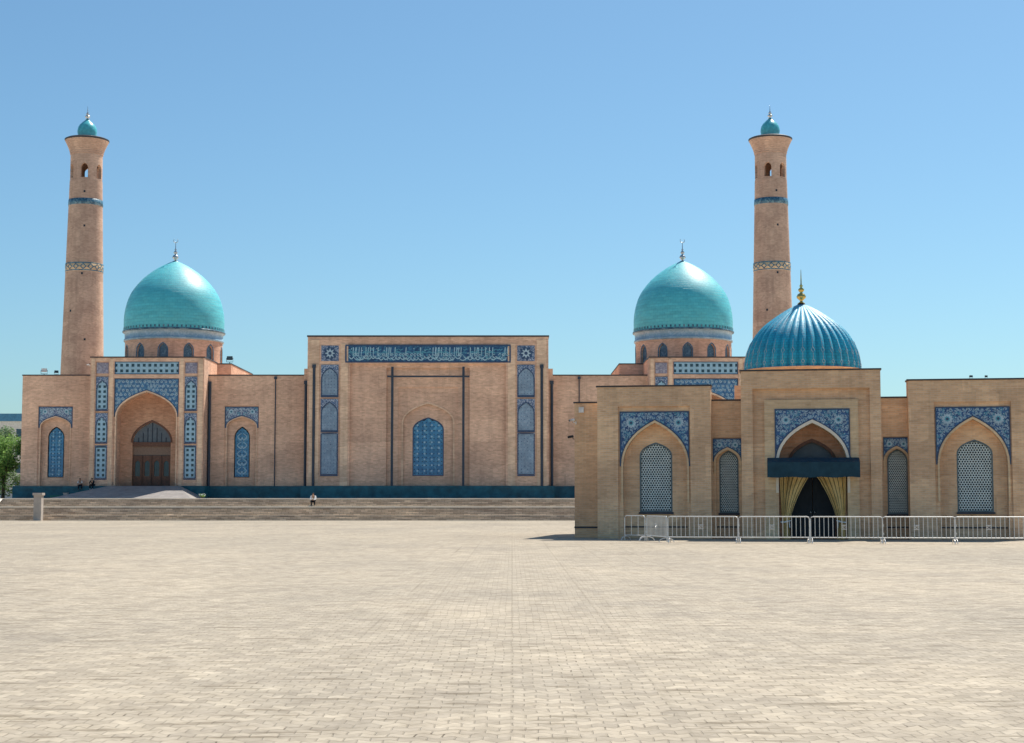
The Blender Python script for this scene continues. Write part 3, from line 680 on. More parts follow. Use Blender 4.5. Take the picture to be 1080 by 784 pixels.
# --- domes
def far_dome(px):
    Yd = 189.0; dc = F.x(px, Yd-FY); k = Yd/1700
    zz = lambda py: (Frame((0,Yd,TZ)).z(py))
    y = Yd-FY; Rm = 52.3*k
    ba = MB(); zb1 = F.z(384.5, 182-FY); ba.box(dc-8.0, dc+8.0, 182-FY, 197-FY, WZ-.2, zb1, skip='d'); base = ba.build('dome_base', M['brick_far'], mq)
    c2 = MB(); 
    for a in ((-8.06, 8.06, 5.94, 6.3), (-8.06, 8.06, 20.7, 21.06), (-8.06, -7.7, 6.3, 20.7), (7.7, 8.06, 6.3, 20.7)): c2.box(dc+a[0], dc+a[1], a[2], a[3], zb1+.003, zb1+.12)
    c2.build('coping', M['coping'], base)
    Rd = 50.6*k; n = 12; bw = 2*math.pi*Rd/n; zd0, zd1 = zb1-.1, zz(359.5); zt = zz(367)
    dr = MB()
    for i in range(n):
        c = (i-.03)*bw; A = dict(cx=c, w=bw*.165, zs=zt-.75, r=.75, zb=zb1+.25)
        dr.arched(c-bw/2, c+bw/2, zd0, zd1, A, 0, .35, nx=3)
    dr.warp(Rd); dr.v = [(a+dc, b+y, c) for a, b, c in dr.v]; drum = dr.build('drum', M['brick_far'], mq)
    for i in range(n):
        c = (i-.03)*bw; A = dict(cx=c, w=bw*.165, zs=zt-.75, r=.75, zb=zb1+.25)
        gl = MB(); L = arch_line(A)
        for a, b in zip(L[:-1], L[1:]): gl.face(((a[0],.22,A['zb']),(b[0],.22,A['zb']),(b[0],.22,b[1]),(a[0],.22,a[1])))
        gl.band(A, .12, -.03, .03); gl.warp(Rd); gl.v = [(a+dc, b+y, c_) for a, b, c_ in gl.v]; gl.build('window', M['drum_win'], drum)
    bd = MB(True); zq = zz(350.5)
    bd.lathe([(Rd+.02, zd1-.3), (Rd+.16, zd1-.25), (Rd+.16, zd1-.05), (Rd+.05, zd1), (Rm-.12, zq-.25), (Rm+.0, zq-.2)], 64, (dc, y, 0)); bd.build('band', M['dome_band'], drum)
    rim = MB(True); rim.lathe([(Rm-.05, zq-.22), (Rm+.12, zq-.2), (Rm+.14, zq-.05), (Rm+.02, zq)], 64, (dc, y, 0)); rim.build('rim', M['band_dark'], drum)
    de = MB()
    for i in range(72):
        a = 2*math.pi*i/72; ca, sa = math.cos(a), math.sin(a); P = lambda r_, t, z: (dc+r_*sa+t*ca, y-r_*ca+t*sa, z)
        de.face((P(Rm+.05,-.09,zq+.05), P(Rm+.05,.09,zq+.05), P(Rm+.05,.09,zq+.3), P(Rm+.05,-.09,zq+.3))); de.face((P(Rm+.05,-.09,zq+.3), P(Rm+.05,.09,zq+.3), P(Rm-.05,.09,zq+.32), P(Rm-.05,-.09,zq+.32)))
    de.build('dentil', M['band_dark'], drum)
    hh = (zz(276)-zq)/382; kr = Rm/273.5
    pr = [(273,0),(273.5,25),(273.5,60),(271,90),(266,120),(259,147),(250,175),(237,203),(220,229),(200,254),(177,279),(151,302),(122,324),(91,344),(60,361),(33,374),(14,382)]
    dm = MB(True); dm.lathe([(a*kr, zq+b*hh) for a, b in pr]+[(0, zq+384*hh)], 96, (dc, y, 0)); do = dm.build('dome', M['dome_far'], mq)
    cap = MB(True); zt_ = zz(277.5); cap.lathe([(.55, zt_-.15), (.42, zt_+.12), (.2, zt_+.25), (0, zt_+.3)], 16, (dc, y, 0)); cap.build('cap', M['band_dark'], do)
    finial(do, dc, y, zt_+.1, zz(252)-zt_, M['silver'], .34)
far_dome(181.6); far_dome(721.6)

# ------------------------------------------------------------------ minarets
def minaret(px, ytop, label, rot, twist):
    Ym = 209.0; k = Ym/1700; Fm = Frame((0, Ym, TZ)); cx0 = Fm.x(px, 0, 300)
    root = empty('minaret', label, 'minaret', (cx0, Ym, TZ), 0, 'pair of brick minarets')
    z = lambda py: Fm.z(py+ytop)
    def rad(py): return k*(16.3 + max(0, (py-165))*5.9/232)
    sh = MB(True); zs = [-TZ]+[0]; P = [(rad(540), 0)]+[(rad(q), z(q)) for q in (480, 397, 340, 288)]
    sh.lathe(P, 48); sh.lathe([(rad(279), z(279)), (rad(250), z(250)), (rad(219), z(218))], 48); sh.lathe([(rad(210.5), z(212)), (rad(200), z(200)), (rad(193), z(193)), (rad(192), z(192))], 48)
    shaft = sh.build('shaft', M['brick_min'], root)
    b1 = MB(True); b1.lathe([(rad(219)-.05, z(218.3)), (rad(219)+.05, z(218)), (rad(211)+.05, z(212)), (rad(211)-.05, z(211.7))], 48); b1.build('tile_band', M['band_dark'], root)
    b2 = MB(True); b2.lathe([(rad(288)-.05, z(288.3)), (rad(288)+.04, z(288)), (rad(279)+.04, z(279)), (rad(279)-.05, z(278.7))], 48); bo = b2.build('tile_band', M['brick_trim'], root)
    rb = rad(284)+.055; zc = (z(279)+z(288))/2; hh = (z(279)-z(288))/2; dd = MB()
    dd.rect(-math.pi*rb, math.pi*rb, zc+hh-.16, zc+hh-.02, 0, n=64); dd.rect(-math.pi*rb, math.pi*rb, zc-hh+.02, zc-hh+.16, 0, n=64)
    nd = 16
    for i in range(nd):
        x = (i+.5)*2*math.pi*rb/nd - math.pi*rb; s = 2*math.pi*rb/nd*.36
        dd.ribbon([(x-s, zc), (x, zc+hh*.62), (x+s, zc), (x, zc-hh*.62), (x-s, zc)], .12, -.01); dd.ribbon([(x+s, zc), (x+s*1.8, zc)], .1, -.01)
    dd.warp(rb); dd.build('diamond_pattern', M['band_dark'], bo)
    Rl = rad(180); n = 6; bw = 2*math.pi*Rl/n; ln = MB()
    for i in range(n):
        c = i*bw; A = dict(cx=c, w=bw*.225, zs=z(180), r=z(175)-z(180), zb=z(190))
        ln.arched(c-bw/2, c+bw/2, z(192), z(164), A, 0, .4, nx=4)
    ln.warp(Rl); lan = ln.build('lantern', M['brick_min'], root); lan.rotation_euler.z = R(twist)
    fl = MB(); fl.lathe([(Rl-.1, z(192)+.05), (0, z(192)+.06)], 24); fl.lathe([(Rl-.02, z(166)), (0, z(166)+.02)], 24); fl.build('floor', M['brick_min'], lan)
    cr = MB(); pr = [(rad(165)+.0, z(164.3)), (rad(165)+.12, z(164)), (rad(165)+.12, z(162.5))]
    for i in range(8):
        q = i/7; r_ = rad(165)+.12+k*5.1*(q**1.25); pr += [(r_, z(162.5-q*12.2)), (r_+.05, z(162.0-q*12.2))]
    cr.lathe(pr, 40); co = cr.build('corbel', M['brick_min'], root)
    to = MB(); rt = pr[-1][0]; to.lathe([(rt, z(149.8)), (rt+.06, z(149.0)), (rt+.06, z(148)), (rt-.2, z(147)), (0, z(146.6))], 40); to.build('gallery_floor', M['coping'], co)
    dm = MB(True); r0 = k*10.2; zb = z(147); hh = z(125.5)-zb
    dm.lathe([(r0*.9, zb), (r0*.92, zb+.15*hh), (r0, zb+.30*hh), (r0*1.0, zb+.42*hh), (r0*.93, zb+.56*hh), (r0*.76, zb+.70*hh), (r0*.5, zb+.82*hh), (r0*.24, zb+.92*hh), (r0*.1, zb+hh), (0, zb+hh*1.01)], 32)
    cap = dm.build('cap_dome', M['cap_dome'], root); finial(cap, 0, 0, zb+hh*.97, z(112)-zb-hh*.97, M['silver'], .32, False)
    ho = MB()
    for (a, py) in ((12, 241), (8, 291), (-25, 330), (20, 360), (10, 205)):
        x = R(a)*rad(py); ho.box(x-.12, x+.12, -.02, .05, z(py)-.14, z(py)+.14); 
    ho.v = [((rad(300)*0+ (Frame and 1)*0) + x_, y_, z_) for x_, y_, z_ in ho.v]
    out = []
    for x_, y_, z_ in ho.v:
        py = 529-(z_+TZ-EYE)/k - ytop; rr = rad(max(165, py)); out.append(((rr-y_)*math.sin(x_/rr), -(rr-y_)*math.cos(x_/rr), z_))
    ho.v = out; ho.build('putlog_hole', M['dark'], shaft)
    return root
minaret(88.6, 0, 'tall brick minaret behind the left end of the mosque', 0, 8)
minaret(814.4, -1, 'tall brick minaret rising behind the ribbed blue dome', 0, -20)

# ------------------------------------------------------------------ the near building
NO = Frame((13.45, 72.3, 0), -9.5)
nb = empty('brick_shrine', 'low tan brick building with a ribbed blue dome and a tiled entrance portal', 'building', NO.o, NO.yaw)
nx, nz = NO.x, NO.z
def nwin(px0, px1, pap, psp, pb, ly):
    x0, x1 = nx(px0, ly), nx(px1, ly); xm = (px0+px1)/2; zs = nz(psp, ly, xm)
    return dict(cx=(x0+x1)/2, w=(x1-x0)/2, zs=zs, r=nz(pap, ly, xm)-zs, zb=nz(pb, ly, xm))
TILES = [M['flower_tile'], M['navy'], M['white_tile'], M['turq_tile']]
def coping(x0, x1, y0, y1, z, parent):
    c = MB(); t = .28
    c.box(x0-.05, x1+.05, y0-.05, y0+t, z+.003, z+.07); c.box(x0-.05, x1+.05, y1-t, y1+.05, z+.003, z+.07)
    c.box(x0-.05, x0+t, y0+t, y1-t, z+.003, z+.07); c.box(x1-t, x1+.05, y0+t, y1-t, z+.003, z+.07); c.build('coping', M['coping'], parent)
def wing(px0, px1, ptop, ly, depth, rec, recTop, tile, tTop, tBot, arch, win, mould_b, seed, pitch, flower, nich=.45, bx=None):
    x0, x1 = nx(px0, ly), nx(px1, ly)
    if bx: x1 = bx
    pm_ = (px0+px1)/2; zt = nz(ptop, ly, pm_)
    A = nwin(*arch, 560, ly); A['zb'] = 0
    r0, r1, rz = nx(rec[0], ly), nx(rec[1], ly), nz(recTop, ly, pm_)
    mb = MB(); mb.box(x0, x1, ly, ly+1.0, 0, zt, skip='fd'); mb.box(x0+.01, x1-.01, ly+1.0, depth, 0, zt-.9, skip='fd')
    mb.holed(x0, x1, 0, zt, r0, r1, 0, rz, ly, .1)
    mb.arched(r0, r1, 0, rz, A, ly+.1, nich)
    wy = ly+.1+nich; Wn = nwin(*win, wy)
    mb.arched(A['cx']-A['w'], A['cx']+A['w'], 0, A['zs']+A['r'], Wn, wy, .14)
    o = mb.build('wing_wall' if pitch > .11 else 'bay_wall', M['brick_near'], nb)
    tp = MB(); t0, t1 = nx(tile[0], ly), nx(tile[1], ly); tz1, tz0 = nz(tTop, ly, pm_), nz(tBot, ly, pm_)
    mt = (A['cx'] - t0 if A['cx']-t0 < t1-A['cx'] else t1-A['cx'])
    B = dict(A, w=min(A['w']+.09, mt-.01), r=A['r']+.11)
    pattern_panel(tp, B, t0, t1, tz0, tz1, ly+.07, .055 if pitch > .11 else .04, .165 if pitch > .11 else .13, seed)
    for sg in (1, -1): rosette(tp, A['cx']+sg*(t1-t0)*flower[0], tz1-flower[1], flower[2], ly+.07)
    tp.build('tile_panel', TILES, o)
    ar = MB(); ar.band(A, .09, ly+.02, ly+.2, zb=nz(mould_b, ly, pm_)); ar.build('arch_moulding', M['brick_trim'], o)
    window(o, Wn, wy+.03, M['lattice'], .06, dict(frame=M['win_frame'], pane=M['dark']), pitch, True, .66)
    db = MB(); db.box(A['cx']-A['w']+.003, A['cx']+A['w']-.003, wy-.02, wy, .50, .56, skip='b'); db.build('damp_course', M['dpc'], o)
    coping(x0, x1, ly, ly+1.0, zt, o)
    return x0, x1, zt, o
wing(630, 750, 408, .5, 15, (652, 728), 428.5, (653.5, 727), 434, 492, (657, 724.5, 446, 492), (676, 707.5, 468.5, 481, 539), 530, 1, .118, (.34, .52, .26))
wing(959, 1083, 401, .5, 15, (986, 1067.5), 424, (987.3, 1066.5), 429, 490, (991, 1063, 442, 490), (1010.3, 1045.5, 465.5, 479, 539), 529, 2, .118, (.34, .54, .27))
wing(749.6, 783, 423, 1.2, 12, (751.5, 782.5), 461.5, (751.7, 782.3), 462.5, 486, (755, 779.5, 474.5, 487), (759.8, 777.3, 477, 487, 540), 500, 3, .088, (.27, .30, .15), .25)
wing(929, 960.4, 420, 1.2, 12, (931.5, 961-1.2), 460.5, (931.8, 959.5), 461.3, 485, (934, 957.6, 473, 486), (936.9, 955.6, 475.5, 486, 541), 500, 4, .088, (.27, .30, .15), .25)
# low set-back end walls
ax0, ax1, az = nx(606, 2.4), nx(640, 2.4), nz(425.5, 2.4, 618)
mb = MB(); mb.box(ax0, ax1, 2.4, 13, 0, az, skip='d'); eo = mb.build('end_wall', M['brick_near'], nb); coping(ax0, nx(629.5, 2.4), 2.4, 13, az, eo)
db = MB(); db.box(ax0-.02, nx(630, 2.4), 2.37, 2.4, .44, .52, skip='b'); db.build('damp_course', M['dpc'], eo)
# portal
px0, px1, pz = nx(782), nx(930), nz(391, 0, 856)
cx = nx(857); z = lambda py: nz(py, 0, 857)
mb = MB(); mb.box(px0, px1, 0, 2.2, 0, pz, skip='fd'); mb.box(px0+.01, px1-.01, 2.2, 5.5, 0, pz-.8, skip='fd')
r0, r1, rz = nx(794.4), nx(918.3), z(409.8)
mb.holed(px0, px1, 0, pz, r0, r1, 0, rz, 0, .22)
q0, q1, qz = nx(806.6), nx(906), z(421.5)
mb.rect(r0, q0, 0, rz, .22); mb.rect(q1, r1, 0, rz, .22); mb.rect(q0, q1, qz, rz, .22)
A = nwin(821, 893.4, 446, 489, 560, 0); A['zb'] = 0; cx = A['cx']
po = mb.build('portal', M['brick_near'], nb)
fr = MB(); fr.arched(q0, q1, 0, qz, A, .08, 1.4); fr.reveal([(q0, 0), (q0, qz), (q1, qz), (q1, 0)], .08, .22); fr.build('portal_frame', M['brick_trim'], po)
Dn = nwin(841, 871, 470, 489, 560, 1.48); Dn['zb'] = 0; Dn['cx'] = cx; Dn['w'] *= 1.0
Dd = dict(Dn, w=nx(880, 1.48)-nx(857, 1.48), r=Dn['r']+.15)
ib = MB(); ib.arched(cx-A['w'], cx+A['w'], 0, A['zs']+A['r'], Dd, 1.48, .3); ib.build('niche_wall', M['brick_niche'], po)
bd = MB(); bd.band(Dd, .13, 1.43, 1.55); bd.build('door_arch', M['wood'], po)
dl = MB(); pts = [(cx-Dd['w'], Dd['zs'])]+arch_line(Dd)+[(cx+Dd['w'], Dd['zs'])]; dl.face([(a, 1.72, b) for a, b in pts]); dl.build('lunette', M['grey_lun'], po)
for sg in (-1, 1):
    lf = MB(); a, b = (cx-Dd['w'], cx-.015) if sg < 0 else (cx+.015, cx+Dd['w']); lf.box(a, b, 1.68, 1.75, .02, Dd['zs'])
    for zz0, zz1 in ((.2, .95), (1.1, 2.2)): lf.box(a+.15, b-.15, 1.655, 1.68, zz0, zz1)
    do = lf.build('door', M['dark'], po); h = MB(True); h.lathe([(0,0),(.035,.01),(.045,.05),(.03,.09),(0,.1)], 12, (cx+sg*.09, 1.63, 1.15)); h.build('handle', M['silver'], do)
tp = MB(); t0, t1, tz1, tz0 = nx(816.3), nx(895.8), z(431.2), z(487)
pattern_panel(tp, dict(A, w=A['w']+.13, r=A['r']+.14), cx-(t1-t0)/2, cx+(t1-t0)/2, tz0, tz1, .05, .055, .165, 9)
for sg in (1, -1): rosette(tp, cx+sg*(t1-t0)*.35, tz1-.5, .22, .05)
tp.build('tile_panel', TILES, po)
ar = MB(); ar.band(A, .12, -.0, .2, zb=z(520)); ar.build('arch_moulding', M['stone_lt'], po)
coping(px0, px1, 0, 2.2, pz, po)
# awning: canvas box on a frame
aw = MB(); a0, a1 = nx(809, -.9), nx(907, -.9); zz1, zz0 = nz(487.5, -.9, 857), nz(503.5, -.9, 857)
nn = 24
for i in range(nn):
    xa, xb = a0+(a1-a0)*i/nn, a0+(a1-a0)*(i+1)/nn; f = lambda q: -.9+.012*math.sin(q*11)
    aw.face(((xa, f(xa), zz0+.02*math.sin(xa*5)), (xb, f(xb), zz0+.02*math.sin(xb*5)), (xb, -.9, zz1), (xa, -.9, zz1)))
    aw.face(((xa, -.9, zz1), (xb, -.9, zz1), (xb, -.02, zz1+.22), (xa, -.02, zz1+.22)))
aw.face(((a0,-.9,zz0),(a0,-.02,zz0),(a0,-.02,zz1+.22),(a0,-.9,zz1))); aw.face(((a1,-.9,zz0),(a1,-.02,zz0),(a1,-.02,zz1+.22),(a1,-.9,zz1)))
awn = aw.build('awning', M['cloth'], po)
ap = MB()
for xx in (a0+.03, a1-.03): ap.tube([(xx, -.88, zz0+.05), (xx, -.01, zz0+.05)], .025); ap.tube([(xx, -.87, zz1-.02), (xx, -.01, zz1+.18)], .02)
ap.tube([(a0+.03, -.87, zz1-.03), (a1-.03, -.87, zz1-.03)], .025); ap.build('awning_frame', M['pipe'], awn)
iv = MB(); iv.box(cx-A['w']+.02, cx+A['w']-.02, .34, .40, zz0, zz1+.2); iv.build('curtain_valance', M['cloth'], po)
# dome on low drum
Yd = 8.0; dpx = 847.5; dcx = nx(dpx, Yd); k = (NO.o.y+Yd*math.cos(NO.yaw))/1700; Rd = 61.2*k
zb_, zt_ = nz(391.5, Yd, 848), nz(321.5, Yd, 848)
cb = MB(); cb.box(dcx-3.3, dcx+3.3, 5.51, 11.6, 0, pz-.25, skip='d'); cb.build('dome_base', M['brick_near'], nb)
dr = MB(True); dr.lathe([(Rd*1.0, pz-.3), (Rd*1.0, zb_-.05), (Rd*1.02, zb_-.03), (Rd*1.02, zb_+.02)], 64, (dcx, Yd, 0)); dr.build('drum', M['brick_near'], nb)
NR = 36; hq = (zt_-zb_)/530; kr = Rd/475
pr = [(472,0),(473,35),(468,75),(457,125),(442,175),(417,230),(385,280),(350,322),(310,360),(270,391),(226,422),(185,449),(140,477),(100,499),(62,518),(30,530)]
def rib(th, zh): return 1.0 - .075*(1-abs(math.cos(NR*th/2))**.7)*min(1, max(0, (zt_+.05-zh)/1.1)+.25)
dm = MB(True); dm.lathe([(a*kr, zb_+b*hq) for a, b in pr]+[(0, zb_+533*hq)], NR*10, (dcx, Yd, 0), fr=rib); dome = dm.build('ribbed_dome', M['dome_near'], nb)
orn = MB()
def prof_r(zq):
    L = [(a*kr, zb_+b*hq) for a, b in pr]
    for (r0_, z0_), (r1_, z1_) in zip(L[:-1], L[1:]):
        if z0_ <= zq <= z1_: return r0_+(r1_-r0_)*(zq-z0_)/(z1_-z0_)
    return L[-1][0]
def on(th, du, zq): # a point just off the crest of a rib
    r_ = prof_r(zq)*1.0+.012; return (dcx+r_*math.sin(th)+du*math.cos(th), Yd-r_*math.cos(th)+du*math.sin(th), zq)
for i in range(NR):
    th = 2*math.pi*i/NR
    for zc, ra, n in ((zb_+.26, .085, 10), (zb_+.82, .10, 4)):
        L = [on(th, ra*.8*math.sin(2*math.pi*q/n), zc+ra*(1 if n > 4 else 1.5)*math.cos(2*math.pi*q/n)) for q in range(n)]
        orn.tube(L+[L[0]], .014, 4, caps=False)
    for za, zb2 in ((.35, .66), (.98, 1.4), (.03, .17)): orn.tube([on(th, 0, zb_+za), on(th, 0, zb_+zb2)], .010, 4)
orn.build('tile_motif', M['white_tile'], dome)
cap = MB(True); cap.lathe([(30*kr+.12, zt_-.16), (.22, zt_+.0), (.1, zt_+.1), (0, zt_+.12)], 20, (dcx, Yd, 0)); cap.build('cap', M['pipe'], dome)
finial(dome, dcx, Yd, zt_+.06, nz(284, Yd, 848)-zt_-.06, M['gold'], .22, False)

# curtains: striped cloth drawn aside
def curtain_mat():
    t = NT('olive_striped_cloth'); uv = t.uv(1, 1); sp = t.n('SeparateXYZ'); t.l(uv, sp.inputs[0])
    st_ = t.math('LESS_THAN', t.math('PINGPONG', sp.outputs[0], .15), .035)
    c = t.mix((.80,.60,.27), (.22,.16,.08), st_); c = t.mix(c, t.ramp(t.noise(t.uv(1, 1, True), 3), [(.3, G(.85)), (.7, G(1.15))]), 1, 'MULTIPLY')
    return t.out(c, .9, .15)
M['curtain'] = curtain_mat()
def curtain(side, label):
    zt = nz(502, .22, 857); outer = A['w']-.02; root = empty('curtain', label, 'curtain', NO.o + NO.ex*(cx+side*outer) + NO.ey*.22, NO.yaw, 'drawn entrance curtains')
    mb = MB(True); nu, nv = 60, 26; tie = .78; grid = []
    for j in range(nv+1):
        v = j/nv; zq = zt*(1-v)
        if zq > tie: q = ((zq-tie)/(zt-tie)); wd = .34+(1.34-.34)*(q**1.0*.55+.45*q**2); off = .10*(1-q)
        else: wd = .30+.10*(tie-zq); off = .10
        row = []
        for i in range(nu+1):
            u = i/nu; row.append((-side*(off+u*wd), .055*(.7+.45*math.sin(7.3*u+side+2*v))*math.sin((u+.03*math.sin(5*u+side*1.3))*9*2*math.pi+.9*v)*(.5+wd/1.5) , zq))
        grid.append(row)
    for j in range(nv):
        for i in range(nu):
            mb.face((grid[j][i], grid[j][i+1], grid[j+1][i+1], grid[j+1][i]), 0, [(i/nu*1.9, j/nv*3), ((i+1)/nu*1.9, j/nv*3), ((i+1)/nu*1.9, (j+1)/nv*3), (i/nu*1.9, (j+1)/nv*3)])
    mb.build('cloth', M['curtain'], root)
    t = MB(True); t.tube([(-side*.06, -.02, tie), (-side*.12, -.12, tie-.02), (-side*.26, -.13, tie+.0), (-side*.42, -.1, tie+.05), (-side*.46, .02, tie+.06)], .035, 8); t.tube([(-side*.42, -.12, tie+.03), (-side*.44, -.13, tie-.25)], .03, 6); t.build('tie', M['white'], root)
curtain(-1, 'olive striped curtain tied back at the left side of the entrance')
curtain(1, 'olive striped curtain tied back at the right side of the entrance')

# ------------------------------------------------------------------ crowd barriers
def barrier_proto(L=2.85, H=1.08, n=16):
    root = empty('crowd_barrier', 'x', 'barrier', (0,0,0), 0, 'steel crowd barriers round the shrine')
    f = MB(); r = .021; b = .24; c = .09; h = L/2
    f.tube([(-h,0,.03), (-h,0,H-c), (-h+c*.3,0,H-c*.3), (-h+c,0,H), (h-c,0,H), (h-c*.3,0,H-c*.3), (h,0,H-c), (h,0,.03)], r, 8); f.tube([(-h,0,b),(h,0,b)], r*.9, 8); f.build('frame', M['steel'], root)
    p = MB()
    for i in range(1, n): x = -h+L*i/n; p.tube([(x,0,b),(x,0,H)], .0135, 6)
    x0, x1 = -L/n, 0
    for z in (.58, .74) if n > 5 else (): p.tube([(x0-.02,0,z),(x1+.02,0,z)], .016, 6)
    if n > 5: p.tube([(x0+.02,-.012,.66),((x0+x1)/2,-.014,.71),(x1-.02,-.012,.66),((x0+x1)/2,-.014,.61),(x0+.02,-.012,.66)], .012, 6)
    p.build('bar_panel', M['steel'], root)
    for s in (-1, 1):
        q = MB(); x = s*(h-.06); q.tube([(x,-.34,.02),(x,-.27,.12),(x,-.14,.18),(x,0,.2),(x,.14,.18),(x,.27,.12),(x,.34,.02)], .018, 6); q.tube([(x,0,.19),(x,0,b)], .018, 6); q.build('foot', M['steel'], root)
    hk = MB(); hk.tube([(h,0,.75),(h+.05,0,.76),(h+.05,0,.68)], .012, 6); hk.tube([(h,0,.42),(h+.05,0,.43),(h+.05,0,.35)], .012, 6); hk.build('hook', M['steel'], root)
    return root
bp = barrier_proto()
def at(px, Y): return Vector(((px-540)/1700*Y, Y, 0))
runs = [(657.5, 70.6, 680.5, 69.8, 'short steel barrier panel with few widely spaced bars at the wall end of the row'),
        (681, 69.7, 703, 66.8, 'steel crowd barrier turned back at an angle at the row\'s left corner'),
        (704.5, 66.6, 776.5, 66.1, 'steel crowd barrier in front of the narrow lattice window left of the portal'),
        (778.3, 66.0, 852, 65.7, 'steel crowd barrier in front of the left curtain of the entrance'),
        (854, 65.6, 928.5, 65.2, 'steel crowd barrier in front of the right curtain of the entrance'),
        (930.5, 65.1, 1004, 64.8, 'steel crowd barrier in front of the narrow lattice window right of the portal'),
        (1006, 64.7, 1080.5, 64.4, 'steel crowd barrier in front of the right wing\'s broad lattice window')]
for i, (a, ya, b, yb, lab) in enumerate(runs):
    o = barrier_proto(1.1, 1.08, 3) if i == 0 else bp if i == 1 else copy_tree(bp); p, q = at(a, ya), at(b, yb); d = q-p
    o.location = (p+q)/2; o.rotation_euler.z = math.atan2(d.y, d.x); o['label'] = lab

# ------------------------------------------------------------------ lamps, cameras and roof fittings
def floodlight(loc, label, s=1.0, yaw=0.0, mat='black', group=None):
    r = empty('floodlight', label, 'floodlight', loc, yaw, group)
    b = MB(); b.box(-.22*s, .22*s, -.12*s, .08*s, .28*s, .58*s); b.box(-.18*s, .18*s, .08*s, .13*s, .33*s, .53*s); b.build('housing', M[mat], r)
    l = MB(); l.box(-.19*s, .19*s, -.14*s, -.12*s, .31*s, .55*s); l.build('lens', M['glass'] if mat == 'black' else M['white'], r)
    k = MB(); k.tube([(-.26*s,0,.45*s),(-.26*s,0,.12*s),(.26*s,0,.12*s),(.26*s,0,.45*s)], .025*s, 6); k.tube([(0,0,0),(0,0,.12*s)], .03*s, 6); k.build('bracket', M['pipe'], r)
    return r
def wp(fr, lx, ly, lz): return fr.o + fr.ex*lx + fr.ey*ly + Vector((0,0,lz))
wz = WZ+.13
floodlight(wp(F, F.x(42), .9, wz), 'broad grey floodlight on the flat roof left of the minaret', 1.3, .4, 'steel')
floodlight(wp(F, F.x(55), .9, wz), 'smaller black floodlight on the flat roof close to the minaret', .9, .6)
floodlight(wp(F, F.x(241, 6.2), 6.15, F.z(384.5, 6)+.12), 'small black floodlight on the corner beside the left turquoise dome', 1.4)
floodlight(wp(NO, nx(1026, .8), .8, nz(401, .5, 1026)+.06), 'low black floodlight on the roof edge of the right wing', .3)
floodlight(wp(NO, nx(1042, .8), .8, nz(401, .5, 1026)+.06), 'low tilted floodlight on the right wing roof, nearest the frame edge', .28, .5)
# wall lamp and cameras on the set-back end wall
wl = empty('wall_lamp', 'square white wall lamp under the coping of the low end wall', 'lamp', wp(NO, nx(613.5, 2.4), 2.4, nz(435, 2.4, 613)), NO.yaw)
b = MB(); b.box(-.12, .12, -.13, -.04, -.02, .24); b.build('housing', M['white'], wl); b = MB(); b.box(-.05, .05, -.04, 0, .05, .17); b.build('mount', M['pipe'], wl)
def cctv(loc, label, yaw, mat='white'):
    r = empty('security_camera', label, 'camera', loc, yaw)
    b = MB(True); b.tube([(0,-.36,.0),(0,-.1,.05)], .06, 10); b.build('body', M[mat], r); b = MB(); b.tube([(0,-.14,.03),(0,-.12,-.08),(0,0,-.1)], .02, 6); b.box(-.06,.06,-.02,.0,-.17,-.03); b.build('bracket', M[mat], r)
    l = MB(); l.tube([(0,-.375,-.003),(0,-.36,0)], .045, 10); l.build('lens', M['black'], r)
cctv(wp(NO, nx(607.5, 2.4), 2.4, nz(444, 2.4, 607)), 'white security camera on the left edge of the low end wall', NO.yaw-.9)
cctv(wp(NO, nx(606.3, 2.4)-.005, 2.7, nz(461, 2.4, 607)), 'black security camera on the corner of the low end wall', NO.yaw-1.57, 'black')
cctv(wp(F, F.x(93, -1.2)+.0, -1.2, F.z(385, -1.2)), 'white security camera on the side of the left portal', -1.57)

# ------------------------------------------------------------------ small things on the terrace
fe = Frame((0,170,TZ))
bo = empty('stone_bollard', 'short square stone bollard in front of the teal plinth', 'bollard', (fe.x(70.3), 170, TZ))
b = MB(); b.box(-.2,.2,-.2,.2,0,.55); b.build('post', M['stone'], bo); b = MB(); b.box(-.23,.23,-.23,.23,.55,.65); b.build('cap', M['stone'], bo)
gb = empty('planter_box', 'low green planter box standing before the teal plinth', 'planter', (fe.x(56), 171, TZ))
M['green'] = plain('green_paint', (.02,.16,.13), .5)
b = MB(); b.box(-.5,.5,-.2,.2,.05,.36); b.box(-.54,.54,-.24,.24,.36,.41); b.build('box', M['green'], gb)
for s in (-.4, .4):
    b = MB(); b.box(s-.05, s+.05, -.15, .15, 0, .05); b.build('leg', M['pipe'], gb)

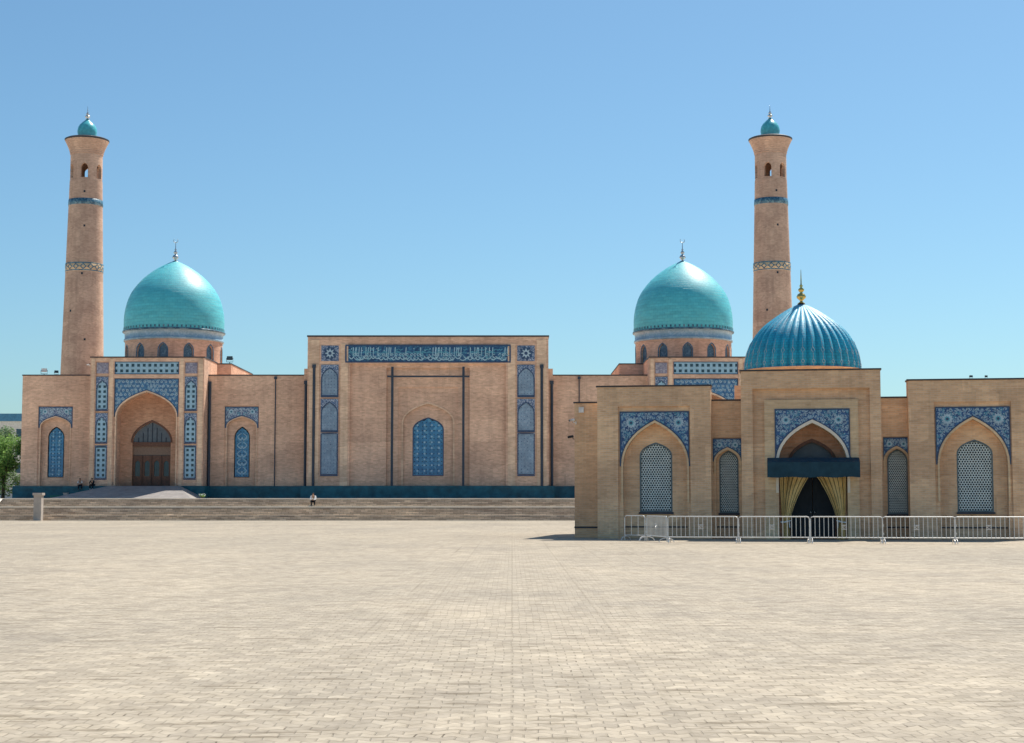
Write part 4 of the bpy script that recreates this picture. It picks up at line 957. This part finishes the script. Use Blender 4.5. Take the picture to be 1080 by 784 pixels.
def leaves(mb, cs, n, size, rnd, mat=0):
    for _ in range(n):
        c, r = rnd.choice(cs); d = Vector((rnd.gauss(0,1), rnd.gauss(0,1), rnd.gauss(0,1))).normalized()
        p = c + d*r*(rnd.random()**.4)*Vector((1,1,.8)).z
        a = Vector((rnd.gauss(0,1), rnd.gauss(0,1), rnd.gauss(0,.6))).normalized(); b = a.cross(Vector((rnd.gauss(0,1), rnd.gauss(0,1), rnd.gauss(0,1)))).normalized()
        s = size*rnd.uniform(.6, 1.3)
        mb.face((p-a*s, p+b*s*.45, p+a*s, p-b*s*.45), mat)
def tree(name, loc, h, cr, label, mat, seed, n=5000, group='trees left of the mosque'):
    rnd = random.Random(seed); r = empty(name, label, 'tree', loc, 0, group)
    t = MB(True); th = h*.35; t.tube([(0,0,0),(.05,.02,th*.5),(.0,.08,th),(.1,.0,h*.62),(0,0,h*.85)], [.028*h,.022*h,.018*h,.011*h,.004*h], 9)
    cs = []
    for i in range(11):
        a = rnd.uniform(0, 6.28); q = rnd.uniform(.25, 1); rr = cr*rnd.uniform(.35, .85); e = Vector((rr*math.cos(a), rr*math.sin(a), h*(.25+.6*q)))
        s = Vector((0,.03,th*rnd.uniform(.8,1.5))); t.tube([s, (s+e)/2+Vector((0,0,-.1*h*.3)), e], [.011*h,.007*h,.003*h], 6); cs.append((e, cr*rnd.uniform(.32,.55)))
    for i in range(22):
        a = rnd.uniform(0, 6.28); rr = cr*rnd.uniform(.1,.95); cs.append((Vector((rr*math.cos(a), rr*math.sin(a), h*rnd.uniform(.14,.9))), cr*rnd.uniform(.25,.42)))
    t.build('trunk', M['bark'], r); l = MB(); leaves(l, cs, n, .022*h, rnd); l.build('crown', M[mat], r)
def shrub(name, loc, h, label, mat, seed, flowers=False, n=420):
    rnd = random.Random(seed); r = empty(name, label, 'shrub', loc); t = MB(); cs = []
    for i in range(6):
        a = i*1.05; e = Vector((.4*h*math.cos(a), .4*h*math.sin(a), h*rnd.uniform(.5,.85))); t.tube([(0,0,0), e*.6, e], [.03,.02,.01], 5); cs.append((e, h*.3))
    t.build('stem', M['bark'], r); l = MB(); leaves(l, cs, n, .07, rnd); l.build('foliage', M[mat], r)
    if flowers:
        f = MB(); rr = random.Random(seed+1)
        for i in range(26):
            c, q = rr.choice(cs); p = c+Vector((rr.uniform(-1,1), rr.uniform(-1,.2), rr.uniform(-.3,1)))*q; f.disc(p.x, p.z, .06, p.y, 10, 0, 0, .6)
        f.build('blossom', M['white'], r)
fs = Frame((0,168,TZ))
shrub('flowering_shrub', (fs.x(214), 168, TZ), .55, 'small white flowered shrub at the right end of the left portal steps', 'leaf', 3, True)
ft = Frame((0,184,TZ))
tree('deciduous_tree', (ft.x(4), 184, TZ), ft.z(459)+.5, 3.2, 'bright green tree close to the left corner of the mosque', 'leaf', 1, 7000)
tree('deciduous_tree', (ft.x(-30), 190, TZ), 9.0, 3.6, 'wide grey-green tree further left of the mosque corner', 'leaf2', 2, 7000)
tree('deciduous_tree', (ft.x(14), 196, TZ), ft.z(474), 2.2, 'lower grey-green tree tucked behind the mosque corner', 'leaf2', 5, 4500)
shrub('leafy_shrub', (ft.x(3), 178, TZ), 1.6, 'pale green shrub under the tree by the mosque corner', 'leaf', 8, False, 900)
# distant block with blue roof
fb = Frame((0,330,0)); hx0, hx1 = fb.x(-160), fb.x(30); hz = fb.z(444.5)
hb = empty('office_block', 'distant pale block with a blue roof band beyond the trees', 'building', (hx0, 330, 0))
M['render'] = plain('pale_render', (.52,.50,.46), .8); M['blue_roof'] = plain('blue_roof_sheet', (.05,.17,.28), .5)
b = MB(); b.box(0, hx1-hx0, 0, 16, 0, hz); b.build('wall', M['render'], hb)
b = MB(); b.box(-.5, hx1-hx0+.5, -.5, 16.5, hz+.004, fb.z(436.5)); b.build('roof', M['blue_roof'], hb)
for i in range(9):
    for j in range(4):
        x = (hx1-hx0)*(i+.5)/9.3+1.2; zq = hz-3.2-j*3.6; b = MB(); b.box(x-.6, x+.6, -.08, .1, zq-.2, zq+1.6); b.build('window', M['glass'], hb)

# ------------------------------------------------------------------ people
def skinned(edges, pts, rad, mat_name, name, parent, extra=None, mats=None):
    me = bpy.data.meshes.new('s'); keys = list(pts); me.from_pydata([pts[k] for k in keys], [(keys.index(a), keys.index(b)) for a, b in edges], [])
    o = bpy.data.objects.new('s', me); C.objects.link(o); o.modifiers.new('k', 'SKIN'); sb = o.modifiers.new('d', 'SUBSURF'); sb.levels = 2; sb.render_levels = 2
    for i, k in enumerate(keys): me.skin_vertices[0].data[i].radius = (rad[k], rad[k]) if not isinstance(rad[k], tuple) else rad[k]; me.skin_vertices[0].data[i].use_root = i == 0
    dg = bpy.context.evaluated_depsgraph_get(); ev = o.evaluated_get(dg); m2 = bpy.data.meshes.new_from_object(ev); bpy.data.objects.remove(o)
    mb = MB(True); mb.v = [tuple(v.co) for v in m2.vertices]; mb.f = [list(p.vertices) for p in m2.polygons]; mb.m = [0]*len(mb.f); mb.u = [None]*len(mb.f); bpy.data.meshes.remove(m2)
    if extra: extra(mb)
    return mb.build(name, mats or M[mat_name], parent)
def ball(mb, c, r, mat=0, n=10):
    P = [(r[0]*math.sin(math.pi*i/8), -r[2]*math.cos(math.pi*i/8)) for i in range(9)]; P[0] = (0, -r[2]); P[-1] = (0, r[2])
    mb.lathe(P, n, c, mat)
def person(label, loc, yaw, J, top, bottom, shoes, longsl=False):
    r = empty('person', label, 'person', loc, yaw)
    pts = dict(pel=J['pel'], spi=J['spi'], che=J['che'], nec=J['nec'], hea=J['hea'], cro=J['cro'])
    rad = dict(pel=(.15,.11), spi=(.135,.10), che=(.16,.11), nec=.055, hea=(.078,.098), cro=(.06,.07)); ed = [('pel','spi'),('spi','che'),('che','nec'),('nec','hea'),('hea','cro')]
    for s in 'LR':
        for k, q in (('sho',.058),('elb',.044),('wri',.03),('han',.036),('hip',.085),('kne',.06),('ank',.04),('toe',.034)): pts[k+s] = J[k+s]; rad[k+s] = q
        ed += [('che','sho'+s),('sho'+s,'elb'+s),('elb'+s,'wri'+s),('wri'+s,'han'+s),('pel','hip'+s),('hip'+s,'kne'+s),('kne'+s,'ank'+s),('ank'+s,'toe'+s)]
    def extra(mb):
        h = Vector(J['hea'])
        for s in 'LR':
            w_, hd = Vector(J['wri'+s]), Vector(J['han'+s]); d = (hd-w_).normalized(); side = d.cross(Vector((0,1,0.3))).normalized(); sg = 1 if s == 'R' else -1
            for q, ln in ((-1.5,.055),(-.5,.07),(.5,.075),(1.5,.065)):
                a = hd+side*q*.017+d*.015; mb.tube([a, a+d*ln*.6, a+d*ln+Vector((0,.0,-.012))], [.0095,.009,.007], 6)
            a = hd-d*.03+side*.03*sg; mb.tube([a, a+d*.03+side*.02*sg, a+d*.06+side*.022*sg], [.011,.010,.008], 6)
            ex = .033 if s == 'R' else -.033; ball(mb, tuple(h+Vector((ex,-.088,.02))), (.012,.012,.009), 1, 8)
            ball(mb, tuple(h+Vector((ex*2.45,.0,.0))), (.014,.02,.03), 0, 8)
        ball(mb, tuple(h+Vector((0,-.102,-.012))), (.014,.02,.022), 0, 8); ball(mb, tuple(h+Vector((0,-.09,-.052))), (.024,.01,.008), 2, 8)
    skinned(ed, pts, rad, None, 'body', r, extra, [M['skin'], M['eye'], M['lip']])
    tk = ['pel','spi','che']; tp = {k: pts[k] for k in tk}; tp['nek'] = tuple(Vector(pts['che']).lerp(Vector(pts['nec']), .55)); tr = dict(pel=(.165,.125), spi=(.152,.117), che=(.175,.126), nek=.075); te = [('pel','spi'),('spi','che'),('che','nek')]
    for s in 'LR':
        tp['sho'+s] = pts['sho'+s]; tp['elb'+s] = pts['elb'+s]; tr['sho'+s] = .074; tr['elb'+s] = .06; te += [('che','sho'+s),('sho'+s,'elb'+s)]
        if longsl: tp['wri'+s] = pts['wri'+s]; tr['wri'+s] = .045; te.append(('elb'+s,'wri'+s))
    skinned(te, tp, tr, top, 'shirt', r)
    bp_ = {'pel': pts['pel']}; br = {'pel': (.17,.13)}; be = []
    for s in 'LR':
        for k, q in (('hip',.10),('kne',.076),('ank',.06)): bp_[k+s] = pts[k+s]; br[k+s] = q
        be += [('pel','hip'+s),('hip'+s,'kne'+s),('kne'+s,'ank'+s)]
    skinned(be, bp_, br, bottom, 'trousers', r)
    for s in 'LR':
        sh = MB(True); a, t_ = Vector(pts['ank'+s]), Vector(pts['toe'+s]); d = (t_-a); d.z = 0; d.normalize(); b0 = Vector((a.x, a.y, t_.z))
        sh.tube([b0-d*.07, b0-d*.02, b0+d*.1, t_+d*.03], [.03,.045,.043,.02], 8); sh.build('shoe', M[shoes], r)
    hm = MB(True); h = Vector(J['hea']); c = h+Vector((0,.014,.03)); n = 14
    P = [(.098*math.cos(a), .105*math.sin(a)) for a in [(-.45+i*.2)*1.0 for i in range(11)] if a < 1.5]+[(0, .106)]
    hm.lathe(P, n, tuple(c)); hm.v = [(x, c.y+(y-c.y)*1.12 if y > c.y else c.y+(y-c.y)*(.95 if z > h.z+.06 else .5), z) for x, y, z in hm.v]; hm.build('hair', M['hair'], r)
    return r
def pose(base, **kw): J = dict(base); J.update(kw); return J
stand = dict(pel=(0,0,.93), spi=(0,0,1.14), che=(0,0,1.36), nec=(0,0,1.5), hea=(0,-.02,1.62), cro=(0,0,1.7),
    shoR=(.19,0,1.41), elbR=(.25,.02,1.13), wriR=(.2,-.16,.97), hanR=(.16,-.22,.95), shoL=(-.19,0,1.41), elbL=(-.25,.03,1.13), wriL=(-.24,-.04,.88), hanL=(-.24,-.06,.8),
    hipR=(.1,0,.9), kneR=(.11,-.02,.5), ankR=(.11,.02,.09), toeR=(.13,-.13,.04), hipL=(-.1,0,.9), kneL=(-.11,-.02,.5), ankL=(-.11,.02,.09), toeL=(-.13,-.13,.04))
# origin of a seated pose: the tread under the feet
sit = dict(pel=(0,.28,.50), spi=(0,.22,.70), che=(0,.10,.88), nec=(0,.03,1.0), hea=(0,-.03,1.11), cro=(0,-.01,1.19),
    shoR=(.19,.08,.92), elbR=(.25,-.06,.68), wriR=(.10,-.2,.60), hanR=(.04,-.25,.59), shoL=(-.19,.08,.92), elbL=(-.25,-.06,.68), wriL=(-.10,-.2,.62), hanL=(-.04,-.26,.63),
    hipR=(.1,.26,.46), kneR=(.17,-.14,.53), ankR=(.14,-.1,.09), toeR=(.16,-.25,.04), hipL=(-.1,.26,.46), kneL=(-.17,-.14,.53), ankL=(-.14,-.1,.09), toeL=(-.16,-.25,.04))
fp = Frame((0,147.4,0)); xs = fp.x(330.3)
# landing tread is z=8*zr; the seated person sits three risers above it
person('person in pale sleeves and black trousers sitting alone on the brown steps', (xs, 144.5+8*run+1.0-.2, 8*zr+.05), 0, sit, 'shirt_w', 'black_c', 'black', True)
# two people sit on the ledge of the teal plinth, legs hanging down its face
person('person in white shirt and dark trousers sitting on the teal plinth left of the portal', (F.o.x+F.x(85.3, -.4), FY-.45-.08, TZ+ZP-.38), .25, sit, 'shirt_w', 'trouser', 'black')
person('person in black clothes and pale shoes sitting on the teal plinth at the portal corner', (F.o.x+F.x(97.6, LP-.4), FY+LP-.4-.07, TZ+ZP-.38), -.2, sit, 'black_c', 'black_c', 'white', True)
